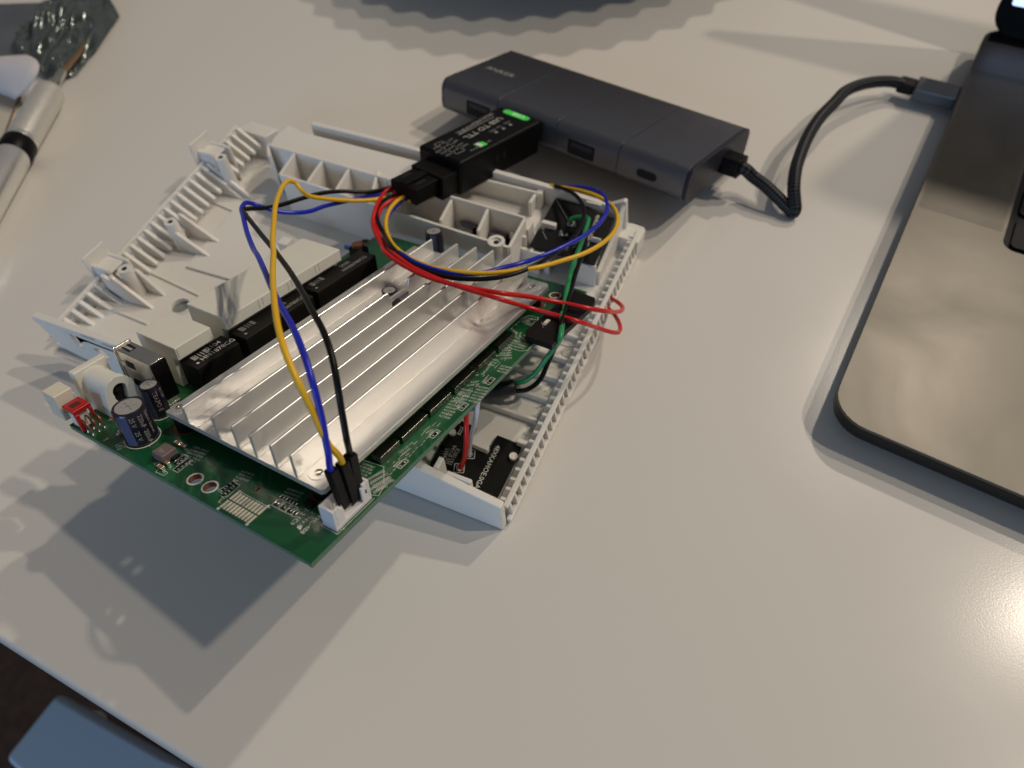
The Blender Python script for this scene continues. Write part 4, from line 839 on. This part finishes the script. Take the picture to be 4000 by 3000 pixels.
# ================================================================== LAPTOP
lap = thing('laptop', 'grey metal laptop at the right with its speaker grille and lower left corner in view', 'laptop', Matrix.Translation(LO*S))
def lmap(z): return None
W, D_ = 340.0, 250.0
deck = rrect(0, W, 0, D_, 11, 8); kb = rrect(30.6, W-30.6, 97, 232, 4.5, 6)
f3 = lambda u, v, z: tuple(lp(u, v, z))
MB().prism(deck, 9.3, 10.5, [kb], fn=f3).build('deck', m_deck, lap, bevel=.25)
vs = []; fs = []
rings = [(0, 9.25), (0, 6.6), (.5, 4.6), (2.0, 2.9), (5, 1.7), (10, 1.2)]
base_pts = rrect(0, W, 0, D_, 11, 8); n_ = len(base_pts)
for ins, z in rings:
    pts = rrect(ins, W-ins, ins, D_-ins, max(3, 11-ins*.5), 8); vs += [tuple(lp(u, v, z)) for u, v in pts]
for k in range(len(rings)-1): fs += [(k*n_+(i+1) % n_, k*n_+i, (k+1)*n_+i, (k+1)*n_+(i+1) % n_) for i in range(n_)]
fs += [tuple(range(n_)), tuple(reversed(range((len(rings)-1)*n_, len(rings)*n_)))]
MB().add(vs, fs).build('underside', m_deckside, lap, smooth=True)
MB().prism(rrect(30.4, W-30.4, 96.8, 232.2, 4.5, 6), 8.9, 9.32, fn=f3).build('keyboard_well', m_key, lap)
for r_ in range(6):
    wk = 16 if r_ else 18
    for c_ in range(3 if r_ == 0 else 4):
        u0 = 33.0+c_*18.6; v0 = 99.5+r_*18.9
        k = MB().prism(rrect(u0, u0+16.6, v0, v0+16.4, 1.8, 4), 9.35, 10.3, fn=f3).build('key', m_key, lap, bevel=.2)
# speaker grille: field of tiny holes
gp = MB(); g1 = (0.6, 105.2); nu, nv = 35, 118
for i in range(nu):
    for j_ in range(nv):
        u = 1.6+i*.80+(.4 if j_ % 2 else 0); v = 105.6+j_*.88
        p = lp(u, v, 10.512); gp.add([p+V((.27*math.cos(k*math.pi/2.5), .27*math.sin(k*math.pi/2.5), 0)) for k in range(5)], [(0, 1, 2, 3, 4)])
gp.build('speaker_grille', m_dark, lap, kind='stuff')
for z0 in (0,):
    for u, v in ((18, 16), (W-20, 16), (18, D_-16), (W-20, D_-16)): MB().prism(circ(u, v, 6), .02, 1.3, fn=f3).build('rubber_foot', m_black, lap)
hn = 243.5
tl_ = math.radians(18)
ld = lambda u, s_, t: tuple(lp(u, hn+s_*math.sin(tl_)+t*math.cos(tl_), 10.6+s_*math.cos(tl_)-t*math.sin(tl_)))
MB().prism(rrect(0, W, 0, 225, 10, 8), 0, 5, fn=lambda u, s_, t: ld(u, s_, t)).build('screen_lid', m_screen, lap, bevel=.4)
MB().prism(rrect(1, W-1, .5, 224, 9, 8), -.35, -.02, fn=lambda u, s_, t: ld(u, s_, t)).build('screen_bezel', m_screen, lap)
MB().prism(rrect(4.6, 60, 12.2, 20, 1, 4), -.45, -.37, fn=lambda u, s_, t: ld(u, s_, t)).build('lit_display', m_lit, lap)
MB().prism([(2, 236), (W-2, 236), (W-2, 243.8), (2, 243.8)], 9.0, 10.8, fn=f3).build('hinge_bar', m_screen, lap, bevel=.3)
# ================================================================== JUMPER WIRES
def clear(p):
    # lift a wire point along its line of sight until it clears the board, the fins and the small black board
    for _ in range(200):
        q_ = p-FO; a, b, c = q_.dot(EX), q_.dot(EY), q_.dot(EN)
        need = None
        if 10 < a < 112 and 7 < b < 61: need = 14.2
        elif -2 < a < 124 and -10 < b < 7: need = 3.6
        if need is None or c >= need or c < -6: return p
        p = p + (CC-p).normalized()*.3
    return p
def wz(pts): return [clear(B(*ZF(x, y), z)) for x, y, z in pts]
def solve(uv, bot, L):
    best = None
    for i in range(200):
        z = bot.z + .05*i*1.8
        p = B(uv[0], uv[1], z); e = abs((p-bot).length-L)
        if best is None or e < best[0]: best = (e, p)
    return best[1]
def loc(pts, o): return [V(p)-o for p in pts]
def dupont(parent, o, top, bot, w=2.2):
    d = (top-bot).normalized(); a = (EX-d*EX.dot(d)).normalized(); b = d.cross(a)
    P = lambda s_, i, j_: (bot-o)+d*s_+a*i+b*j_
    L = (top-bot).length; h = w/2
    k = MB().hexa([P(0,-h,-h),P(0,h,-h),P(0,h,h),P(0,-h,h),P(L,-h,-h),P(L,h,-h),P(L,h,h),P(L,-h,h)]).build('socket_housing', m_dupont, parent, bevel=.18)
    MB().hexa([P(3,-.35,h),P(3,.35,h),P(3,.35,h+.03),P(3,-.35,h+.03),P(8,-.35,h),P(8,.35,h),P(8,.35,h+.03),P(8,-.35,h+.03)]).build('crimp_window', m_dark, k)
    MB().hexa([P(3,-.35,-h-.03),P(3,.35,-h-.03),P(3,.35,-h),P(3,-.35,-h),P(8,-.35,-h-.03),P(8,.35,-h-.03),P(8,.35,-h),P(8,-.35,-h)]).build('crimp_window', m_dark, k)
    return k
bcl = lambda q: bw(*Q(q, 1.8))
bB = bcl(ZD(905, 1185)); bY = bcl(ZD(1035, 1110)); bK = bcl(ZD(1105, 1035))
tB_ = solve(ZD(710, 680), bB, 13.6); tY = solve(ZD(870, 580), bY, 13.6); tK = solve(ZD(985, 460), bK, 13.8)
hf = lambda x, y, z: hw(x, y, z)
under = [hf(46.5, -66, 1.0), hf(46.5, -50, -1.2), hf(47, -38, -1.6), hf(48, -30, -3.5)]
R = .70
# behind the case's back wall on the table, then up into the loop
behind = [kw(-56, 129, 5), kw(-48, 128, 2.5), kw(-40, 128, 4), kw(-34, 127.5, 10)]
def wire(name, label, m, left, housing, loop, off):
    # left: header -> connector, then under the adapter, behind the wall, loop, housing
    pts = left + [p+off for p in under] + [p+off for p in behind] + loop
    o = pts[0]
    t = thing(name, label, 'wire', Matrix.Translation(o*S), 'coloured jumper wires')
    MB().tube(loc(pts, o), R, 10, 8).build('insulation', m, t, smooth=True)
    if housing: dupont(t, o, *housing)
    return t
ZQ = zoomer(500, 1000, .5425)
LQ = lambda pts: [clear(B(*ZQ(x, y), z)) for x, y, z in pts]
yl = [tY-(tY-bY).normalized()*1.5] + [tY+(tY-bY).normalized()*.8] + LQ([(1520, 1440, 64), (1455, 1370, 67), (1392, 1260, 71), (1345, 1150, 74), (1290, 1040, 77), (1230, 920, 80), (1172, 790, 82), (1122, 660, 83), (1085, 530, 82), (1062, 400, 80), (1047, 250, 77), (1042, 110, 73), (1048, -20, 69)]) + [B(*ZB(x, y), z) for x, y, z in ((318, 1500, 66), (330, 1300, 62), (347, 1120, 59), (388, 985, 55), (440, 885, 52), (495, 848, 50), (560, 868, 48), (625, 945, 46), (700, 1005, 43), (850, 1035, 39), (1050, 1055, 35), (1300, 1060, 31), (1500, 1040, 28), (1700, 980, 25.5), (1830, 925, 24))]
bl = [tB_-(tB_-bB).normalized()*1.5, tB_+(tB_-bB).normalized()*1.0] + LQ([(1445, 1440, 66), (1425, 1330, 69), (1398, 1180, 73), (1370, 1060, 76), (1335, 930, 79), (1295, 790, 81), (1245, 650, 81), (1180, 500, 79), (1105, 370, 76), (1040, 240, 72), (985, 110, 68), (935, 0, 64)]) + [B(*ZB(x, y), z) for x, y, z in ((110, 1580, 60), (40, 1400, 56), (0, 1230, 53), (-15, 1140, 51), (30, 1085, 50), (120, 1100, 48), (270, 1150, 46), (400, 1182, 44), (560, 1192, 42), (720, 1175, 39), (880, 1120, 36), (1080, 1075, 33), (1300, 1020, 30), (1500, 985, 27.5), (1750, 905, 24))]
bk = [tK-(tK-bK).normalized()*1.5, tK+(tK-bK).normalized()*1.0] + LQ([(1575, 1320, 67), (1545, 1150, 71), (1520, 1000, 75), (1495, 850, 78), (1462, 700, 80), (1405, 540, 80), (1330, 400, 78), (1245, 240, 74), (1165, 110, 70), (1085, 0, 66)]) + [B(*ZB(x, y), z) for x, y, z in ((340, 1600, 64), (230, 1470, 60), (110, 1320, 56), (30, 1215, 53), (-5, 1155, 51), (60, 1148, 50), (230, 1142, 47), (400, 1110, 44), (640, 1035, 41), (850, 980, 38), (1050, 960, 35), (1350, 968, 31), (1550, 930, 28), (1730, 880, 25))]
hp = lambda i, z: hf(42.8+i*2.54, -73, z)
L4 = lambda pts: [clear(B(*Z4(x, y), z)) for x, y, z in pts]
loopY = L4([(1320, 262, 17), (1420, 272, 19), (1560, 295, 22), (1700, 335, 25), (1800, 385, 27), (1870, 450, 29), (1893, 530, 30), (1870, 620, 31), (1790, 710, 33), (1640, 800, 35), (1450, 865, 37), (1250, 920, 39), (1050, 950, 40), (800, 970, 41), (600, 958, 41), (430, 930, 40), (300, 890, 38), (190, 835, 36), (100, 765, 34), (40, 680, 32), (15, 590, 31), (25, 500, 30), (70, 420, 29), (140, 360, 28), (235, 325, 27)]) + [hf(49.5, -73.5, 4.2), hf(49.5, -71, 4.4)]
loopB = L4([(1300, 262, 17), (1430, 275, 18), (1550, 270, 21), (1680, 285, 24), (1770, 330, 26), (1808, 400, 28), (1795, 490, 30), (1730, 580, 31), (1610, 670, 33), (1450, 755, 35), (1280, 830, 36), (1120, 885, 38), (960, 925, 38), (760, 975, 37), (560, 970, 37), (400, 935, 36), (250, 880, 34), (120, 790, 32), (45, 700, 30), (15, 610, 29), (25, 520, 28), (90, 430, 27), (180, 350, 26)]) + [hf(47, -73.5, 4.2), hf(47, -71, 4.4)]
loopK = L4([(1280, 245, 17), (1360, 258, 18), (1470, 290, 21), (1560, 345, 24), (1610, 420, 26), (1620, 500, 28), (1590, 590, 30), (1520, 700, 32), (1400, 800, 34), (1250, 890, 36), (1100, 960, 37), (920, 1005, 38), (740, 1018, 38), (560, 1008, 38), (400, 970, 37), (250, 910, 36), (130, 830, 34), (50, 740, 33), (0, 650, 31), (-45, 560, 30), (-60, 470, 29), (-20, 390, 28), (60, 345, 27)]) + [hf(44.5, -73.5, 3.2), hf(44.5, -71, 3.4)]
wire('jumper_wire', 'yellow jumper wire arching highest over the heatsink from the white header to the adapter', m_wy, yl, (tY, bY), loopY, V((1.3, 0, 0)))
wire('jumper_wire', 'blue jumper wire ending in the front black socket of the white header', m_wb, bl, (tB_, bB), loopB, V((0, 0, -.3)))
wire('jumper_wire', 'black jumper wire crossing behind the yellow one to the rear socket of the white header', m_wk, bk, (tK, bK), loopK, V((-1.3, .4, 0)))
# red wire
rp = [hf(42.3, -70.5, 5.2), hf(42.0, -73.5, 5.0)] + [B(*ZB(x, y), z) for x, y, z in ((1640, 900, 28), (1540, 960, 28), (1470, 1060, 29), (1420, 1180, 30), (1400, 1290, 30), (1430, 1420, 31), (1490, 1530, 32))]
rp += L4([(0, 790, 33), (100, 870, 34), (220, 940, 34), (380, 1010, 34), (560, 1060, 34), (760, 1100, 34), (960, 1132, 34), (1180, 1160, 33), (1420, 1205, 31), (1640, 1250, 27), (1780, 1275, 23), (1870, 1283, 19), (1925, 1272, 15), (1930, 1240, 11), (1895, 1205, 8), (1835, 1172, 5), (1780, 1160, 3.5), (1760, 1200, 3), (1800, 1240, 4), (1850, 1285, 6), (1895, 1350, 9), (1915, 1410, 12), (1900, 1448, 15), (1850, 1448, 18), (1740, 1415, 21), (1560, 1355, 25), (1360, 1300, 28), (1160, 1245, 31), (960, 1185, 32), (780, 1130, 33), (600, 1075, 33), (400, 1000, 33), (220, 915, 33), (90, 820, 32), (0, 730, 31), (-50, 630, 30), (-50, 520, 29), (-10, 430, 28)]) + [hf(44.0, -74, 4.0), hf(44.2, -71, 4.0)]
o = rp[0]; t = thing('jumper_wire', 'red jumper wire looping out over the right vent rail with two hairpin bends', 'wire', Matrix.Translation(o*S), 'coloured jumper wires')
MB().tube(loc(rp, o), R, 10, 8).build('insulation', m_wr, t, smooth=True)
# antenna leads
LA = lambda pts: [clear(B(*ZA(x, y), z)) for x, y, z in pts]; L5 = lambda pts: [clear(B(*Z5(x, y), z)) for x, y, z in pts]
gp_ = LA([(636, 612, 16.2), (630, 580, 18), (670, 555, 19), (730, 548, 20), (790, 550, 21), (825, 565, 22), (822, 600, 22.5), (795, 690, 23), (750, 820, 24), (700, 950, 25), (660, 1060, 26), (625, 1180, 27.5), (600, 1300, 28.5), (575, 1430, 29), (555, 1590, 29)]) + L5([(1603, 450, 28.5), (1600, 540, 27), (1585, 640, 25), (1545, 715, 22), (1485, 790, 19), (1430, 870, 16), (1370, 940, 13.5), (1300, 985, 11.5), (1230, 1000, 10)])
o = gp_[0]; t = thing('antenna_wire', 'green wire running down from the far black board to the wrinkled black sleeve', 'wire', Matrix.Translation(o*S), 'antenna wires')
MB().tube(loc(gp_, o), .78, 12, 8).build('insulation', m_wg, t, smooth=True)
kp_ = LA([(556, 715, 16.2), (600, 700, 17), (700, 730, 18), (790, 790, 19), (790, 850, 20), (760, 950, 22), (720, 1060, 24), (680, 1180, 26), (640, 1330, 27), (600, 1460, 27.3), (560, 1600, 27)]) + L5([(1590, 560, 25.8), (1560, 680, 22), (1520, 770, 18), (1480, 860, 15), (1440, 950, 12.5), (1390, 1010, 11), (1320, 1050, 10), (1225, 1062, 9.4)])
o = kp_[0]; t = thing('antenna_wire', 'black wire running beside the green wire into the same black sleeve', 'wire', Matrix.Translation(o*S), 'antenna wires')
MB().tube(loc(kp_, o), .78, 12, 8).build('insulation', m_wk, t, smooth=True)
s0 = B(*Z5(960, 1085), 10); s1 = B(*Z5(1232, 1022), 9.7); d = (s1-s0).normalized(); Ls = (s1-s0).length
t = MB().lathe((0, 0, 0), d, [(1.3, 0), (1.9, .8), (2.3, 3), (2.2, Ls*.35), (2.6, Ls*.5), (2.5, Ls*.75), (2.6, Ls*.9), (2.3, Ls*.97), (1.9, Ls)], 24).build('shrink_sleeve', m_shrink, smooth=True)
t.location = s0*S; tag(t, 'wrinkled black shrink sleeve gripping the green and black wires beside the board', 'cable sleeve')
L6 = lambda pts: [B(*Z6(x, y), z) for x, y, z in pts]
for nm, m, pts, lab in (('antenna_wire', m_wr, L6([(765, 838, 5.2), (780, 800, 7), (800, 740, 10), (815, 640, 14), (820, 520, 18), (820, 400, 21), (822, 280, 23), (830, 180, 24)]), 'red wire standing up from the lower black board to the underside of the green board'),
                        ('antenna_wire', m_ww, L6([(848, 698, 5.2), (850, 650, 7), (862, 580, 10), (880, 480, 14), (905, 380, 18), (922, 290, 21), (932, 210, 23), (940, 120, 24)]), 'pale wire standing up beside the red one on the lower black board')):
    o = pts[0]; t = thing(nm, lab, 'wire', Matrix.Translation(o*S), 'antenna wires'); MB().tube(loc(pts, o), .72, 12, 8).build('insulation', m, t, smooth=True)
# ================================================================== TOP LEFT: screwdriver, film bag, card
ZL = zoomer(0, 0, .5425)
a0 = B(*ZL(0, 1290), 8); a1 = B(*ZL(380, 635), 8); d = (a1-a0).normalized(); Ls = (a1-a0).length
sd = thing('screwdriver', 'silver precision screwdriver with a knurled grip and black band at the left edge', 'screwdriver', Matrix.Translation(a1*S))
q = lambda s_: d*s_
def sec(nm, m, prof): return MB().lathe((0, 0, 0), d, prof, 40).build(nm, m, sd, smooth=True)
bd = (B(*ZL(130, 1075), 8)-a1).dot(d)
sec('knurled_grip', m_knurl, [(2.8, -1), (4.8, -1.8), (6.1, -3.6), (6.4, -5), (6.4, bd+6.5)])
sec('steel_collar', m_chrome, [(6.3, bd+6.5), (6.6, bd+5.6), (6.0, bd+4.8), (6.4, bd+4)])
sec('black_band', m_black, [(6.5, bd+4), (6.9, bd+3), (6.9, bd-4), (6.5, bd-5)])
sec('steel_handle', m_chrome, [(6.3, bd-5), (6.8, bd-6.5), (6.8, bd-70), (5.5, bd-74)])
sec('chuck', m_steel, [(2.6, -1), (3.2, -.5), (3.2, 4), (2.2, 5), (2.1, 14), (1.7, 15)])
tipd = (B(*ZL(655, 270), 3)-a1); 
MB().tube([d*13, tipd*.7, tipd], 1.35, 12, 6).build('driver_bit', m_brass, sd, smooth=True)
# crumpled metallised film
cs = [(150, 400), (170, 290), (280, 190), (360, 105), (470, 40), (560, -60), (760, -60), (868, 128), (800, 240), (690, 400), (570, 545), (470, 590), (335, 580), (240, 470)]
cp_ = [B(*ZL(*c), 0) for c in cs]; cc = sum(cp_, V((0, 0, 0)))/len(cp_)
def inside(x, y, P):
    r = False; j = len(P)-1
    for i in range(len(P)):
        if (P[i].y > y) != (P[j].y > y) and x < (P[j].x-P[i].x)*(y-P[i].y)/(P[j].y-P[i].y)+P[i].x: r = not r
        j = i
    return r
from mathutils import noise
dd = d; dn_ = V((-d.y, d.x, 0))
def fold(p):
    s_, t = p.dot(dd), p.dot(dn_)
    z = 2.6*abs(noise.noise(V((t*.13, s_*.018, 0))))*2 + 2.0*abs(noise.noise(V((t*.34, s_*.035, 5))))*2 + .35*noise.noise(V((t*.5, s_*.25, 9)))
    return 1.0+max(0, z)*1.9
vs = []; fs = []; N = 90; R1 = [cp_[i]-cc for i in range(len(cp_))]
# radial grid so the outline stays clean
out = []
for i in range(len(R1)):
    a, b = R1[i], R1[(i+1) % len(R1)]
    for k in range(10): out.append(a.lerp(b, k/10))
m_ = len(out); rings = 42
for r_ in range(rings+1):
    f_ = r_/rings
    for p in out:
        x = p*f_; z = fold(x+cc)*(1 if f_ < .97 else .4); vs.append((x.x, x.y, z+.3))
for r_ in range(rings): fs += [(r_*m_+i, (r_+1)*m_+i, (r_+1)*m_+(i+1) % m_, r_*m_+(i+1) % m_) for i in range(m_)]
top = MB().add(vs, fs); bag = top.build('film_bag', m_bag, smooth=False)
for p in bag.data.polygons: p.use_smooth = True
sm = bag.modifiers.new('thick', 'SOLIDIFY'); sm.thickness = .12*S
bag.location = cc*S; tag(bag, 'crumpled dark silvery film bag under the tip of the screwdriver', 'plastic bag')
# flat dark sheet that paints the grey-blue shadow further left of the bag
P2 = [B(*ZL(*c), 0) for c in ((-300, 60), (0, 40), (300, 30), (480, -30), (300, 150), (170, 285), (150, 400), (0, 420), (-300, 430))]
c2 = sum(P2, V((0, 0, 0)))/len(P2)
b2 = MB().prism([(p.x-c2.x, p.y-c2.y) for p in P2], .4, 1.0).build('shadow_sheet', mat('shadow_grey', (.115, .13, .15), .35, .3, vary=.5, nscale=3, bump=.6, bscale=14), bevel=.2)
b2.location = c2*S; tag(b2, 'flat dark grey sheet painting the shadow left of the crumpled bag', 'painted shadow')
# curved white card and the beige flap under it
vs = []; fs = []
cA = [B(*ZL(*c), 13) for c in ((-260, 440), (190, 400))]; cB = [B(*ZL(*c), 13) for c in ((-260, 560), (110, 715))]; cM = B(*ZL(322, 575), 13)
o = cA[1]
edge0 = [cA[0]-o, cA[1]-o]; n1, n2 = 16, 12
q0, q1, q2, q3 = B(*ZL(-260, 430), 15), B(*ZL(188, 398), 15), B(*ZL(325, 575), 9), B(*ZL(108, 716), 6)
q4 = B(*ZL(-260, 560), 8)
for i in range(n1+1):
    s_ = i/n1; a = q0.lerp(q1, s_)
    b = q4.lerp(q3, s_)
    c = (q0.lerp(q2, s_)+q4.lerp(q2, s_))/2
    for j_ in range(n2+1):
        t = j_/n2; mid = a.lerp(b, t) + (q2-(q1+q3)/2)*(s_**6)*4*t*(1-t); mid.z += 5*math.sin(math.pi*t)*(.4+.6*s_)
        vs.append(tuple(mid-q1))
for i in range(n1): fs += [(i*(n2+1)+j_, (i+1)*(n2+1)+j_, (i+1)*(n2+1)+j_+1, i*(n2+1)+j_+1) for j_ in range(n2)]
cd = MB().add(vs, fs).build('card', m_card, smooth=True); sm = cd.modifiers.new('thick', 'SOLIDIFY'); sm.thickness = .4*S
cd.location = q1*S; tag(cd, 'curled white card at the left edge above the screwdriver grip', 'card')
P3 = [B(*ZL(*c), 1.2) for c in ((-200, 560), (110, 700), (150, 690), (30, 985), (-200, 1000))]; c3 = sum(P3, V((0, 0, 0)))/5
bf = MB().prism([(p.x-c3.x, p.y-c3.y) for p in P3], -1.0, 0).build('box_flap', m_cardb, bevel=.2)
bf.location = c3*S; tag(bf, 'beige cardboard flap with a brown edge under the white card', 'cardboard')
e = [B(*ZL(*c), 1.4)-c3 for c in ((148, 700), (118, 745), (28, 985))]
MB().bar(e[0], e[1], 1.2, .8).bar(e[1], e[2], .6, .6).build('brown_edge', m_brown, bf)
